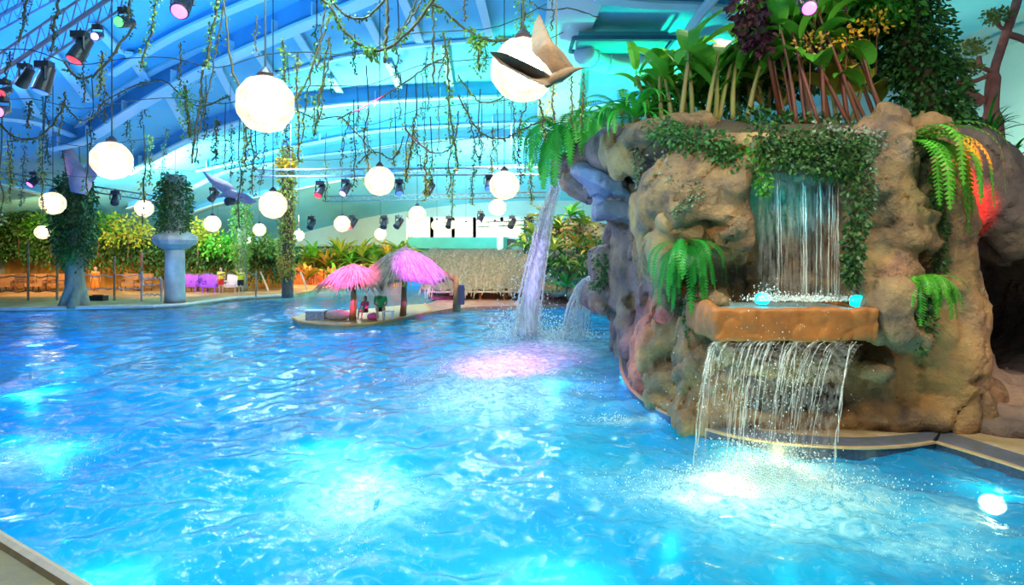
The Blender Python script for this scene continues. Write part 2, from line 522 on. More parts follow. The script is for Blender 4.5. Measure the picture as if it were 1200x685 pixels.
# far wall: dark lower part, teal band, row of lit windows between pale posts
MB().box((-10, 58.2, 1.6), (56, .3, 3.4)).build('wall_back', mat('back_wall', (.25, .42, .40), None, .6, .8), kind='structure')
MB().box((-10, 58.3, 6.9), (56, .2, 1.6)).build('wall_back_upper', M_WALLR, kind='structure')
a_ = P(478, 292, 57.6); b_ = P(594, 279, 57.6)
MB().box(((a_.x + b_.x) / 2, 57.7, 3.6), (b_.x - a_.x, .5, 1.05)).build('trim_2', M_TEAL, kind='structure')
MB().box((-24, 58.2, 4.7), (28, .3, 3.2)).build('wall_back_left', M_WALLR, kind='structure')
MB().box((9.5, 58.2, 4.7), (16, .3, 3.2)).build('wall_back_right', M_WALLR, kind='structure')
wx = [P(a, 265, 58).x for a in (478, 506, 531, 556, 588, 612)]
M_WIN = glow('window_daylight', (1.0, .93, .66), .85)
for i in range(5):
    t = thing('window_%d' % (i + 1), ((wx[i] + wx[i + 1]) / 2, 58.1, 4.2), None, None); t['kind'] = 'structure'
    mb = MB(); w = wx[i + 1] - wx[i]; cx = (wx[i] + wx[i + 1]) / 2
    mb.box((cx, 58.2, 5.0), (w - .3, .06, 1.8)); mb.build('window_pane', M_WIN, t)
    mb = MB(); mb.box((wx[i], 58.0, 5.0), (.28, .3, 2.1)).box((wx[i + 1], 58.0, 5.0), (.28, .3, 2.1)).box((cx, 58.0, 6.0), (w, .3, .2)).box((cx, 58.0, 4.1), (w, .3, .2)).box((cx, 58.05, 5.0), (.08, .1, 1.8))
    mb.build('window_frame', M_WHITEP, t)
p = P(586, 275, 54)
MB().box((p.x, 54, 2.9), (.55, .55, 5.2)).build('column', M_WHITEP, kind='structure')
tag(bpy.data.objects['column'], kind='structure')

# ================================================================ pool
WZ = 0.0
MB().box((-10, 28, -3.75), (62, 62, .3)).build('pool_floor', M_POOL, kind='structure')


def curb(name, poly, z1=.15, m=None, z0=-3.7):
    mb = MB(); mb.prism([(p[0], p[1]) for p in poly], z0, z1)
    return mb.build(name, m or M_DECK, kind='structure')


# near-left corner deck
A = G(0, 633, .15); B = G(86, 686, .15)
dv = (B - A).normalized()
poly = [A - dv * 6, A, A + (B - A) * .5 + Vector((.02, -.05, 0)), B, B + dv * 2 + Vector((.3, 0, 0)), (B.x + 2.5, 1.2, 0), (-14, 1.2, 0), (A - dv * 6).xy.to_3d()]
curb('floor_near_deck', poly, .15, mat('near_deck', (.32, .20, .05), (.22, .14, .05), 3, .5, .3))
e0, e1 = A - dv * 6, B + dv * 2
mb = MB(); nrm = Vector((-dv.y, dv.x, 0))
mb.tube([e0 + nrm * .0, A + nrm * .0, B, e1], .07, 8); mb.build('trim_3', M_COPPER, kind='structure')

# far-left deck with the tan wall behind it
px_shore = [(-160, 366), (-60, 364), (0, 362), (60, 361), (120, 360), (180, 359), (215, 357), (245, 353), (275, 349), (310, 347), (345, 345)]
shore = [G(a, b, .12) for a, b in px_shore]
poly = shore + [Vector((shore[-1].x - .2, 52, 0)), Vector((-37.4, 52, 0)), Vector((-37.4, shore[0].y, 0))]
poly[0] = Vector((-37.4, shore[0].y, 0)); poly.pop()
curb('floor_left_deck', poly, .15)
MB().tube([Vector((p.x, p.y, .13)) for p in shore[1:]], .09, 8).build('trim_4', mat('pale_edge', (.75, .6, .5), None, 3, .4), kind='structure')
w0 = P(-20, 290, 45)
MB().box(((-37.4 - 16.7) / 2, 45.2, 1.6), (20.7, .4, 3.3)).build('wall_garden', M_TANWALL, kind='structure')

# centre background: blue wall of the far basin, ground behind it
MB().box((-7, 51.2, .1), (17.5, .5, .9)).build('trim_5', mat('blue_tile_wall', (.03, .22, .80), (.02, .18, .7), 4, .35), kind='structure')
MB().box((-3, 54.8, .15), (34, 6.8, .9)).build('floor_back_terrace', M_DECK, kind='structure')

# far-right shore below the thatched bar, and the pond ledge running to the rocks
px_b = [(478, 371), (500, 366), (530, 361), (560, 359), (620, 357.5), (700, 356), (760, 356)]
bk = [(760, 344), (620, 344), (540, 345), (515, 350), (498, 357), (480, 361)]
poly = [G(a, b, .14) for a, b in px_b] + [G(a, b, .14) for a, b in bk]
curb('floor_far_shore', poly, .145, mat('shore_tile', (.50, .24, .12), (.36, .11, .10), 2, .5, .2))
# island
px_i = [(343, 372), (352, 377), (375, 380), (405, 381), (435, 379), (462, 375), (482, 370), (506, 364), (498, 356), (470, 358), (430, 362), (390, 365), (358, 367)]
curb('floor_island', [G(a, b, .14) for a, b in px_i], .16, mat('island_deck', (.58, .36, .16), (.46, .26, .12), 2, .5, .2))
MB().tube([G(a, b, .14) + Vector((0, -.02, 0)) for a, b in px_i[:9]], .06, 8).build('trim_6', mat('copper_rim', (.75, .30, .08), None, 3, .3), kind='structure')

# coping around the rocks
co = [(738, 398), (729, 408), (726, 420), (729, 438), (741, 457), (768, 477), (810, 496), (858, 510), (920, 519), (1000, 524), (1060, 522), (1096, 517)]
ci = [(748, 398), (741, 408), (738, 418), (742, 434), (755, 451), (782, 468), (822, 485), (866, 499), (925, 508), (1000, 512), (1058, 509), (1104, 503)]
co2 = [(1096, 517), (1140, 530), (1200, 549), (1290, 580)]
ci2 = [(1104, 503), (1145, 516), (1200, 533), (1290, 560)]


def strip(a, b, z1, z0, name, m):
    mb = MB(); n = len(a)
    v = [Vector((p.x, p.y, z1)) for p in a] + [Vector((p.x, p.y, z1)) for p in b] + [Vector((p.x, p.y, z0)) for p in a] + [Vector((p.x, p.y, z0)) for p in b]
    f = []
    for i in range(n - 1): f += [(i, i + 1, n + i + 1, n + i), (i, 2 * n + i, 2 * n + i + 1, i + 1), (n + i, n + i + 1, 3 * n + i + 1, 3 * n + i)]
    f += [(0, n, 3 * n, 2 * n), (n - 1, 3 * n - 1, 4 * n - 1, 2 * n - 1)]
    mb.add(v, f); return mb.build(name, m, kind='structure')


def ring(px, z, inset=0.0, sub=5):
    pts = smooth_path([G(a, b, z) for a, b in px], sub)
    if inset:
        out = []
        for i, p in enumerate(pts):
            t = (pts[min(i + 1, len(pts) - 1)] - pts[max(0, i - 1)]).normalized()
            out.append(p + Vector((-t.y, t.x, 0)) * inset)
        return out
    return pts


for tagn, (qo, qi) in enumerate(((co, ci), (co2, ci2))):
    o0 = ring(qo, .11); i0 = ring(qi, .11)
    strip(o0, ring(qo, .11, .035), .085, -3.7, 'trim_%d' % (7 + 3 * tagn), M_DTILE)
    strip([Vector((p.x, p.y, 0)) for p in ring(qo, .11, -.02)], ring(qo, .11, .05), .115, .085, 'trim_%d' % (8 + 3 * tagn), M_COPPER)
    strip(ring(qo, .11, .05), i0, .11, -.2, 'trim_%d' % (9 + 3 * tagn), M_SLATE)
# ground under the rocks
poly = [p for p in ring(ci, .11)] + ring(ci2, .11)[1:]
poly = [(p.x, p.y) for p in poly] + [(17, 12), (17, 24), (4, 24)]
mb = MB(); mb.prism(poly, -3.7, .10); mb.build('floor_rock_base', M_GRAVEL, kind='structure')

# ---------------------------------------------------------------- water surface
JETS = [  # centre (photo pixel on the water), half width across, half depth, strength
    (425, 585, .62, .62, .95), (4, 545, .42, .7, .7), (1085, 640, .6, .35, .3), (1140, 605, .25, .35, .4), (735, 492, .40, .2, .6),
    (900, 582, 1.1, .9, .85), (800, 580, .35, .2, .6), (590, 438, 1.5, 3.0, 1.1), (640, 402, 1.6, 2.4, .9), (560, 468, .9, .9, .6), (700, 560, .5, .5, .2)]
xs = np.concatenate([np.linspace(-37, -12, 120, endpoint=False), np.linspace(-12, 9.5, 520)])
ys = 1.6 * (52.0 / 1.6) ** np.linspace(0, 1, 520)
XX, YY = np.meshgrid(xs, ys)
ZZ = np.zeros_like(XX); r_ = np.random.RandomState(3)
fade = np.clip(1.15 - YY / 60, .35, 1)
for i in range(46):
    lam = .28 * (9.0 ** r_.rand()); k = 2 * math.pi / lam; th = r_.rand() * math.pi * 2; ph = r_.rand() * 6.28
    amp = .0052 * lam ** .85
    s_ = np.sin(k * (math.cos(th) * XX + math.sin(th) * YY) + ph + .6 * np.sin(.5 * XX + .3 * YY + i))
    ZZ += amp * (s_ - .35 * np.cos(2 * (k * (math.cos(th) * XX + math.sin(th) * YY) + ph)))
ZZ *= fade
for (a, b, wx_, wy_, st) in JETS:
    c = G(a, b); d2 = ((XX - c.x) / wx_) ** 2 + ((YY - c.y) / wy_) ** 2
    rr = np.sqrt(d2)
    ZZ += st * np.exp(-d2 * 1.2) * (.03 + .035 * wob(XX, YY, XX * 0, 5, 9, 3))
    ZZ += st * .010 * np.sin(rr * 15) * np.exp(-rr * .7)
nY, nX = XX.shape
ii = np.arange(nY * nX).reshape(nY, nX)
Q = np.stack([ii[:-1, :-1], ii[:-1, 1:], ii[1:, 1:], ii[1:, :-1]], -1).reshape(-1, 4)
VV = np.stack([XX, YY, ZZ - .02], -1).reshape(-1, 3)


def water_material():
    m = bpy.data.materials.new('pool_water'); m.use_nodes = True; nt = m.node_tree
    for n in list(nt.nodes): nt.nodes.remove(n)
    N = nt.nodes.new; L = nt.links.new
    geo = N('ShaderNodeNewGeometry'); pos = geo.outputs['Position']
    sx = N('ShaderNodeSeparateXYZ'); L(pos, sx.inputs[0])

    def math_(op, a, b=None, c=None):
        q = N('ShaderNodeMath'); q.operation = op
        for i, v in enumerate((a, b, c)):
            if v is None: continue
            if isinstance(v, (int, float)): q.inputs[i].default_value = v
            else: L(v, q.inputs[i])
        return q.outputs[0]
    # foam: white aerated water round the jets and plunge points
    tot = None
    warp = N('ShaderNodeTexNoise'); warp.inputs['Scale'].default_value = 1.6; warp.inputs['Detail'].default_value = 3; L(pos, warp.inputs['Vector'])
    for (a, b, wx_, wy_, st) in JETS:
        c = G(a, b)
        dx = math_('MULTIPLY', math_('SUBTRACT', sx.outputs[0], c.x), 1 / wx_); dy = math_('MULTIPLY', math_('SUBTRACT', sx.outputs[1], c.y), 1 / wy_)
        d2 = math_('ADD', math_('MULTIPLY', dx, dx), math_('MULTIPLY', dy, dy))
        g = math_('MULTIPLY', math_('EXPONENT', math_('MULTIPLY', d2, -.85)), st)
        tot = g if tot is None else math_('ADD', tot, g)
    fn = N('ShaderNodeTexNoise'); fn.inputs['Scale'].default_value = 5.5; fn.inputs['Detail'].default_value = 8; fn.inputs['Roughness'].default_value = .68
    fn.inputs['Distortion'].default_value = .9; L(pos, fn.inputs['Vector'])
    foam = math_('MULTIPLY', tot, math_('ADD', math_('MULTIPLY', math_('SUBTRACT', fn.outputs['Fac'], .40), 4.5), .35))
    # thin streaks of froth drifting over the whole pool
    st = N('ShaderNodeTexNoise'); st.inputs['Scale'].default_value = 3.2; st.inputs['Detail'].default_value = 5; st.inputs['Distortion'].default_value = 2.2; st.inputs['Roughness'].default_value = .6
    L(pos, st.inputs['Vector'])
    streak = math_('MULTIPLY', _ramp(nt, st.outputs['Fac'], .56, .80), .30)
    foam = math_('ADD', foam, streak)
    cl = N('ShaderNodeClamp'); L(foam, cl.inputs[0]); foam = cl.outputs[0]
    # bump
    n1 = _noise(nt, pos, 4.0, 4, .6); n2 = _noise(nt, pos, 15.0, 3, .6)
    hh = math_('ADD', n1, math_('MULTIPLY', n2, .30)); hh = math_('ADD', hh, math_('MULTIPLY', foam, .35))
    bp = N('ShaderNodeBump'); bp.inputs['Strength'].default_value = .75; bp.inputs['Distance'].default_value = .028; L(hh, bp.inputs['Height'])
    # water body: turbid blue, part of the light passes down to the tiles
    dep = _ramp(nt, _noise(nt, pos, .16, 3, .5), .35, .65)
    col = _mix(nt, dep, (.0, .34, .88), (.0, .56, .80))
    dif = N('ShaderNodeBsdfDiffuse'); L(col, dif.inputs[0]); L(bp.outputs[0], dif.inputs['Normal'])
    trl = N('ShaderNodeBsdfTranslucent'); L(col, trl.inputs[0]); L(bp.outputs[0], trl.inputs['Normal'])
    tra = N('ShaderNodeBsdfTransparent'); tra.inputs[0].default_value = (.45, .92, 1, 1)
    a1 = N('ShaderNodeMixShader'); a1.inputs[0].default_value = .45; L(dif.outputs[0], a1.inputs[1]); L(trl.outputs[0], a1.inputs[2])
    a2 = N('ShaderNodeMixShader'); a2.inputs[0].default_value = .42; L(a1.outputs[0], a2.inputs[1]); L(tra.outputs[0], a2.inputs[2])
    fd = N('ShaderNodeBsdfDiffuse'); fd.inputs[0].default_value = (.90, .93, .88, 1); L(bp.outputs[0], fd.inputs['Normal'])
    ft = N('ShaderNodeBsdfTranslucent'); ft.inputs[0].default_value = (.92, .93, .86, 1)
    fo = N('ShaderNodeMixShader'); fo.inputs[0].default_value = .45; L(fd.outputs[0], fo.inputs[1]); L(ft.outputs[0], fo.inputs[2])
    a3 = N('ShaderNodeMixShader'); L(foam, a3.inputs[0]); L(a2.outputs[0], a3.inputs[1]); L(fo.outputs[0], a3.inputs[2])
    gl = N('ShaderNodeBsdfGlossy'); gl.inputs['Roughness'].default_value = .025; L(bp.outputs[0], gl.inputs['Normal'])
    fr = N('ShaderNodeFresnel'); fr.inputs['IOR'].default_value = 1.45; L(bp.outputs[0], fr.inputs['Normal'])
    a4 = N('ShaderNodeMixShader'); L(fr.outputs[0], a4.inputs[0]); L(a3.outputs[0], a4.inputs[1]); L(gl.outputs[0], a4.inputs[2])
    out = N('ShaderNodeOutputMaterial'); L(a4.outputs[0], out.inputs['Surface'])
    return m


water = npmesh('pool_water', VV, Q, water_material(), label='bright turquoise and blue rippling water filling the whole pool', cat='water', kind='stuff')
# ================================================================ the artificial rock
M_ROCK = mat('gunite_rock', (.46, .27, .12), (.12, .075, .06), 1.8, .55, 1.0, 5.0, c3=(.54, .32, .12), detail=9)
M_ROCKG = mat('grey_rock', (.28, .20, .17), (.12, .09, .09), 1.5, .6, .9, 6.0, c3=(.38, .26, .17), detail=9)
M_ROCKO = mat('orange_rock', (.52, .17, .03), (.30, .10, .025), 2.6, .5, .35, 10, detail=8)
M_ROCKC = mat('cream_rock', (.50, .36, .18), (.30, .19, .10), 1.6, .6, .8, 7.0, c3=(.56, .30, .10), detail=9)
M_SLATER = mat('blue_grey_rock', (.28, .30, .38), (.14, .16, .24), 1.8, .45, .7, 6, detail=9)
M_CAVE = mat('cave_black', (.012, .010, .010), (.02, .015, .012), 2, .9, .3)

ROCK = thing('rock_formation', (5, 12, .13), 'tall beige and brown artificial rock mountain with grotto, basin and overhangs at the pool edge', 'rock')


def E(s, px, py, Y, w, h, d, k=.18, cut=False, rz=0.0, tilt=0.0):
    s.ell(P(px, py, Y), (w / F * Y, d, h / F * Y), k, cut, rz, tilt)


def C(s, pts, k=.2, cut=False):
    for (a, b) in zip(pts[:-1], pts[1:]):
        s.cap(P(*a[:3]), P(*b[:3]), a[3] / F * a[2], b[3] / F * b[2], k, cut)


# ---- main mass: basin back wall, right-hand column, lobes
s = SDF((2.2, 8.9, -.25), (9.8, 16.5, 5.7), .075)
s.box((5.6, 13.2, 1.9), (2.35, 2.75, 3.0), .5, .2)
s.box((4.1, 13.6, 1.9), (1.05, 2.6, 2.9), .5, .2)
# top stones over the niche
for a in ((885, 172, 10.5, 42, 12, .7), (930, 178, 10.5, 45, 11, .6), (900, 194, 10.35, 52, 9, .65), (965, 196, 10.4, 48, 9, .6), (845, 178, 11.0, 38, 18, .8),
          (1000, 170, 10.6, 40, 14, .7), (800, 150, 11.8, 40, 16, .8), (760, 158, 12.4, 36, 16, .9)):
    E(s, *a, k=.08)
# big lobe left of the niche and its hanging tongue
E(s, 812, 232, 11.0, 62, 60, 1.1); E(s, 852, 262, 10.6, 42, 50, .8); E(s, 782, 285, 11.2, 30, 50, .7)
E(s, 772, 318, 11.2, 17, 26, .45); E(s, 855, 222, 10.4, 38, 26, .7); E(s, 868, 292, 10.5, 26, 22, .5)
E(s, 762, 250, 11.8, 30, 30, .9)
# recess under the lobe
E(s, 848, 335, 10.9, 34, 36, .8, .1, True); E(s, 805, 348, 11.4, 26, 34, .7, .1, True)
E(s, 893, 316, 10.9, 17, 22, .35)
# niche of the upper cascade
s.box(P(944, 282, 10.2) + Vector((0, .1, 0)), (.88, .75, 1.02), .2, .12, True)
E(s, 925, 330, 11.1, 38, 16, .45); E(s, 975, 334, 11.0, 20, 14, .4); E(s, 985, 312, 11.0, 14, 20, .35)
# right-hand column and its folds
C(s, [(1035, 160, 10.3, 40), (1030, 230, 10.1, 34), (1022, 290, 10.2, 30)])
C(s, [(1075, 170, 10.6, 42), (1092, 260, 10.5, 40), (1100, 360, 10.5, 46), (1085, 440, 10.5, 60)])
E(s, 1058, 275, 10.0, 42, 34, .55, .08, tilt=-.5); E(s, 1070, 246, 9.95, 36, 20, .45, .06, tilt=-.6); E(s, 1035, 322, 10.0, 38, 30, .55, .1)
E(s, 1030, 250, 9.7, 12, 24, .2, .08, True)
E(s, 1078, 300, 9.75, 18, 8, .2, .06, True, tilt=-.7)
C(s, [(1108, 240, 10.6, 18), (1112, 330, 10.6, 18), (1124, 410, 10.6, 22), (1140, 460, 10.5, 32)])
# block right of the basin
E(s, 1040, 368, 9.35, 26, 42, .6, .1); E(s, 1062, 392, 9.55, 26, 24, .55, .1)
# wall below the basin: shelf, hollow, foot
E(s, 940, 425, 10.2, 95, 26, .5, .12); E(s, 1010, 440, 10.1, 40, 36, .45, .1)
E(s, 1022, 432, 9.6, 24, 16, .4, .1); E(s, 862, 455, 10.4, 13, 24, .5, .08); E(s, 846, 455, 9.95, 9, 20, .3, .05, True)
E(s, 1012, 470, 9.7, 26, 18, .35, .08, True); E(s, 930, 462, 9.8, 70, 8, .2, .08, True)
s.box(P(935, 492, 10.25), (2.1, .45, .22), .15, .2)
E(s, 1075, 485, 10.1, 95, 26, .6, .2); E(s, 1105, 470, 10.4, 60, 34, .8, .2)
# left foot of the mass
C(s, [(828, 360, 10.9, 30), (822, 430, 10.6, 34), (830, 478, 10.5, 36)]); E(s, 838, 352, 9.9, 14, 22, .35, .1)
C(s, [(838, 350, 9.85, 12), (834, 385, 9.85, 10), (845, 410, 10.1, 14)])
C(s, [(790, 350, 12.0, 24), (782, 410, 11.8, 34), (795, 455, 11.4, 34)])
E(s, 800, 470, 11.3, 38, 18, .7); E(s, 762, 440, 12.9, 28, 28, .8); E(s, 770, 410, 12.9, 30, 40, .9)
E(s, 790, 424, 11.2, 30, 5, .25, .06, True, tilt=.25); E(s, 772, 372, 12.2, 12, 22, .6, .08, True)
s.noise(11, 2.3, .085, 3)
s.crease(41, 2.6, .15, .22); s.crease(42, 5.5, .09, .25); s.noise(4, 11.0, .03, 2)
s.mesh('rock_face', M_ROCK, ROCK)

# ---- left wing: overhanging ledges, pillar, low boulders further from the camera
s = SDF((.9, 11.5, -.25), (5.6, 20.2, 7.0), .085)
s.box((4.2, 15.6, 2.3), (1.25, 3.2, 2.9), .5, .25)
E(s, 735, 175, 15.5, 50, 30, 1.5); E(s, 700, 185, 16.8, 38, 26, 1.0); E(s, 668, 190, 17.6, 24, 14, .7); E(s, 768, 170, 13.6, 50, 32, 1.2)
E(s, 690, 218, 17.0, 40, 16, 1.0, .12, tilt=-.25); E(s, 720, 236, 16.5, 46, 13, 1.0, .1, tilt=-.35); E(s, 742, 252, 16.0, 36, 10, .9, .08)
E(s, 655, 200, 18.0, 14, 9, .5)
C(s, [(742, 268, 16.2, 28), (740, 310, 16.2, 24), (738, 345, 16.2, 26)], .15)
C(s, [(718, 270, 17.0, 12), (712, 310, 17.0, 16), (706, 350, 17.0, 18)], .12)
E(s, 704, 312, 17.6, 17, 24, .6); E(s, 700, 345, 18.0, 20, 18, .7)
E(s, 742, 372, 15.6, 24, 28, .7); E(s, 752, 405, 14.6, 26, 28, .8); E(s, 766, 350, 14.2, 24, 26, .8, .1); E(s, 757, 440, 13.2, 20, 18, .6)
E(s, 760, 362, 13.6, 10, 14, .5, .06, True); E(s, 744, 352, 15.3, 9, 8, .4, .06, True); E(s, 752, 388, 14.0, 22, 5, .3, .06, True, tilt=.3)
s.noise(21, 2.0, .10, 3); s.crease(43, 2.6, .16, .25); s.crease(47, 5.5, .08, .25); s.noise(5, 9.0, .03, 2)
s.mesh('rock_wing', M_ROCKG, ROCK)
# bluish ledge plates of the overhang
s = SDF((1.2, 15.0, 3.6), (4.2, 18.4, 5.3), .06)
E(s, 706, 212, 16.2, 40, 13, .9, .1, tilt=-.3); E(s, 722, 228, 15.9, 46, 12, .9, .1, tilt=-.42); E(s, 736, 246, 15.5, 40, 11, .8, .1, tilt=-.1); s.box(P(735, 250, 15.9), (.85, .7, .16), .05, .1)
s.noise(8, 3.2, .09, 3); s.crease(49, 4, .10, .3)
s.mesh('rock_ledge', M_SLATER, ROCK)
# cream lobes painted lighter, in front of the wing
s = SDF((1.6, 10.2, 2.4), (4.6, 14.0, 5.6), .06)
E(s, 714, 176, 13.6, 13, 30, .3, .08); E(s, 744, 178, 13.0, 15, 34, .3, .08); E(s, 728, 190, 13.2, 18, 24, .35)
s.noise(9, 3, .07, 3); s.crease(50, 5, .09, .25)
s.mesh('rock_lobe', M_ROCKC, ROCK)
s = SDF((1.6, 10.2, 2.4), (4.6, 12.2, 4.2), .06)
E(s, 776, 300, 10.75, 22, 34, .35, .1, tilt=.3); E(s, 800, 268, 10.6, 36, 22, .4, .1, tilt=-.3)
s.noise(9, 3, .07, 3); s.crease(50, 5, .09, .25)
s.mesh('rock_lobe', M_ROCKC, ROCK)

# ---- arch on the right with the cave
s = SDF((6.3, 9.0, -.3), (16.0, 18.0, 6.4), .09)
C(s, [(1078, 172, 11.6, 36), (1118, 196, 11.7, 52), (1165, 232, 11.8, 50), (1215, 290, 12.0, 52), (1280, 380, 12.4, 56), (1330, 470, 12.6, 60)], .2)
C(s, [(1100, 250, 11.3, 26), (1110, 340, 11.2, 24), (1124, 410, 11.1, 26), (1140, 455, 11.0, 34)], .2)
s.box((10.5, 15.8, 1.5), (3.8, 1.8, 2.8), .5, .3)
s.box((7.8, 13.8, 1.8), (1.0, 2.4, 3.0), .5, .3)
s.box((13, 13.2, 1.2), (1.6, 2.4, 2.6), .5, .3)
E(s, 1222, 372, 12.4, 92, 98, 3.4, .1, True)
s.box((9.4, 12.2, .05), (2.7, 1.9, .25), .15, .3)
E(s, 1190, 450, 11.2, 60, 10, .8, .3); E(s, 1170, 480, 10.6, 60, 18, .6, .3); E(s, 1240, 490, 10.6, 60, 26, .8, .3); E(s, 1130, 478, 10.5, 30, 12, .3, .2); E(s, 1180, 496, 9.9, 52, 20, .55, .2); E(s, 1150, 484, 10.1, 34, 14, .4, .15); E(s, 1215, 470, 10.6, 40, 30, .6, .2)
s.noise(31, 1.9, .09, 3); s.crease(44, 2.3, .14, .2); s.crease(48, 5.0, .07, .25); s.noise(6, 8.0, .03, 2)
s.mesh('rock_arch', M_ROCKG, ROCK)
# near-black shell added inside the cave, its deep shade put into the colour
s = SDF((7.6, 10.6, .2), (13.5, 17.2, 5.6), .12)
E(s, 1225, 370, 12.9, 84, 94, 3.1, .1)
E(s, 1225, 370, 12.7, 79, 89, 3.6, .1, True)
s.mesh('cave_dark_shell', M_CAVE, ROCK)

# ---- catch basin: orange stone trough between the two cascades
s = SDF((2.7, 8.7, 1.3), (5.7, 11.1, 2.7), .035)
c0 = P(929, 380, 9.15)
s.box((4.2, 9.75, 1.885), (1.22, .78, .25), .05, .05)
s.box((4.2, 9.85, 2.12), (1.10, .70, .17), .05, .04, True)
s.ell((3.0, 9.4, 1.97), (.10, .45, .27), .08); s.crease(51, 6, .03, .2)
s.noise(3, 5.0, .022, 3)
s.mesh('catch_basin', M_ROCKO, ROCK)
mb = MB(); mb.box((4.2, 9.85, 2.07), (2.16, 1.3, .04)); mb.build('basin_water', mat('basin_water', (.30, .55, .62), (.55, .70, .75), 9, .1, .4), ROCK)
# two turquoise lamps and white froth in the basin
for (a, b) in ((893, 347), (1005, 350)):
    p = P(a, b, 9.75 if a < 950 else 9.6); mb = MB(); mb.lathe(p + Vector((0, 0, -.12)), [(.08, 0), (.11, .03), (.11, .13), (.06, .17), (.02, .18)], 14)
    o = mb.build('basin_lamp', glow('turquoise_lamp', (.0, .85, 1), 2.2), smooth=True)
    tag(o, 'small turquoise glowing lamp at the %s end of the orange rock basin' % ('left' if a < 950 else 'right'), 'lamp')
# ================================================================ plants on the rock
M_LEAF = mat('leaf_green', (.03, .22, .02), (.10, .38, .03), rough=.4, trans=.3, island=True)
M_LEAFB = mat('leaf_bright', (.06, .40, .03), (.20, .58, .05), rough=.4, trans=.3, island=True)
M_LEAFG = mat('leaf_deep_green', (.02, .26, .03), (.03, .36, .04), rough=.4, trans=.25, scale=2)
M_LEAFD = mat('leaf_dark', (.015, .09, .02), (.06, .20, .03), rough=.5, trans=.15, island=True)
M_LEAFY = mat('leaf_yellow_green', (.28, .42, .03), (.55, .50, .07), rough=.45, trans=.3, island=True)
M_FERN = mat('fern_green', (.03, .42, .03), (.08, .58, .06), rough=.4, trans=.25, island=False, scale=2)
M_IVY = mat('ivy_mix', (.015, .06, .02), (.07, .18, .03), rough=.45, trans=.15, island=True)
M_IVYP = mat('ivy_pale', (.30, .34, .24), (.10, .22, .08), rough=.5, trans=.15, island=True)
M_STEM = mat('stem_red', (.18, .035, .025), (.10, .045, .02), 3, .5)
M_STEMG = mat('stem_green', (.22, .26, .06), (.30, .20, .08), 3, .5)
M_BARK = mat('bark', (.20, .13, .08), (.10, .07, .05), 5, .8, .6, stretch=(3, 3, .8))
M_PINKB = mat('bark_pink', (.60, .22, .18), (.42, .14, .12), 5, .8, .5)
M_BLOOM = mat('bloom_yellow', (.95, .55, .02), (.85, .40, .02), rough=.5, trans=.2, island=True)
M_BROMO = mat('bromeliad_orange', (.70, .30, .06), (.55, .45, .06), rough=.4, trans=.2, island=True)
M_SOIL = mat('planting_soil', (.06, .045, .03), (.10, .07, .04), 4, .9, .6)


def scatter_leaves(path, rad, n, size, m, name, parent=None, seed=1, droop=.6, width=.6, label=None, cat=None, group=None, kind=None):
    """leaves spread around a poly-line of (x, y, z) points with a radius"""
    r = np.random.RandomState(seed); pts = np.array([tuple(p) for p in path]); k = len(pts) - 1
    i = r.randint(0, k, n); t = r.rand(n)[:, None]
    rd = rad if hasattr(rad, '__len__') else [rad] * (k + 1); rd = np.array(rd)
    base = pts[i] * (1 - t) + pts[i + 1] * t; rr = (rd[i] * (1 - t[:, 0]) + rd[i + 1] * t[:, 0])
    off = r.randn(n, 3); off /= np.linalg.norm(off, axis=1)[:, None]
    pos = base + off * (rr * r.rand(n) ** .5)[:, None]
    V, Fc = leaves_np(pos, np.full(n, size), off * .8, width, droop, seed)
    return npmesh(name, V, Fc, m, parent, smooth=False, label=label, cat=cat, group=group, kind=kind or 'stuff')


def fern(px, py, Y, label, n=16, L=1.2, W=.26, el=(.2, 1.2), az=(0, 6.28), droop=2.4, m=None, seed=1, group=None):
    c = P(px, py, Y); rr = random.Random(seed); t = thing('fern', c, label, 'fern', group)
    for i in range(n):
        mb = MB(); a = az[0] + (az[1] - az[0]) * (i + rr.random() * .8) / n
        frond(mb, c + Vector((rr.uniform(-.05, .05), rr.uniform(-.05, .05), 0)), a, rr.uniform(*el), L * rr.uniform(.75, 1.1), W * rr.uniform(.8, 1.15), droop * rr.uniform(.8, 1.2))
        mb.build('frond', m or M_FERN, t)
    mb = MB(); mb.sphere(c, (.09, .09, .07), 8, 6); mb.build('crown', M_STEMG, t, smooth=True)
    return t


PI = math.pi
# ferns hanging over the left spout (fronds falling in all directions)
fern(655, 158, 17.0, 'bright green fern hanging over the stone spout of the left waterfall', 44, 2.0, .36, (-.2, 1.0), droop=3.2, seed=3)
fern(690, 150, 16.6, 'green fern arching from the ledge just right of the left spout', 30, 1.6, .32, (.0, 1.1), droop=3.0, seed=4)
fern(728, 132, 13.2, 'loose green fern on the highest left edge of the rock', 14, 1.3, .26, (.3, 1.2), droop=2.3, seed=5, m=M_LEAFB)
fern(802, 288, 10.3, 'dense dark green fern hanging from the middle of the rock left of the basin', 42, 1.15, .15, (-.9, .6), (3.1, 6.3), 2.4, seed=6, m=M_LEAFG)
fern(1066, 166, 9.9, 'long bright white-lit fern falling down the right rock column', 26, 1.9, .22, (.0, .7), (4.7, 7.0), 3.0, seed=7, m=M_LEAFB)
fern(1075, 330, 9.5, 'bright green fern on the stone block right of the basin', 22, .95, .17, (.1, .8), (3.3, 6.9), 2.8, seed=8, m=M_LEAFB)
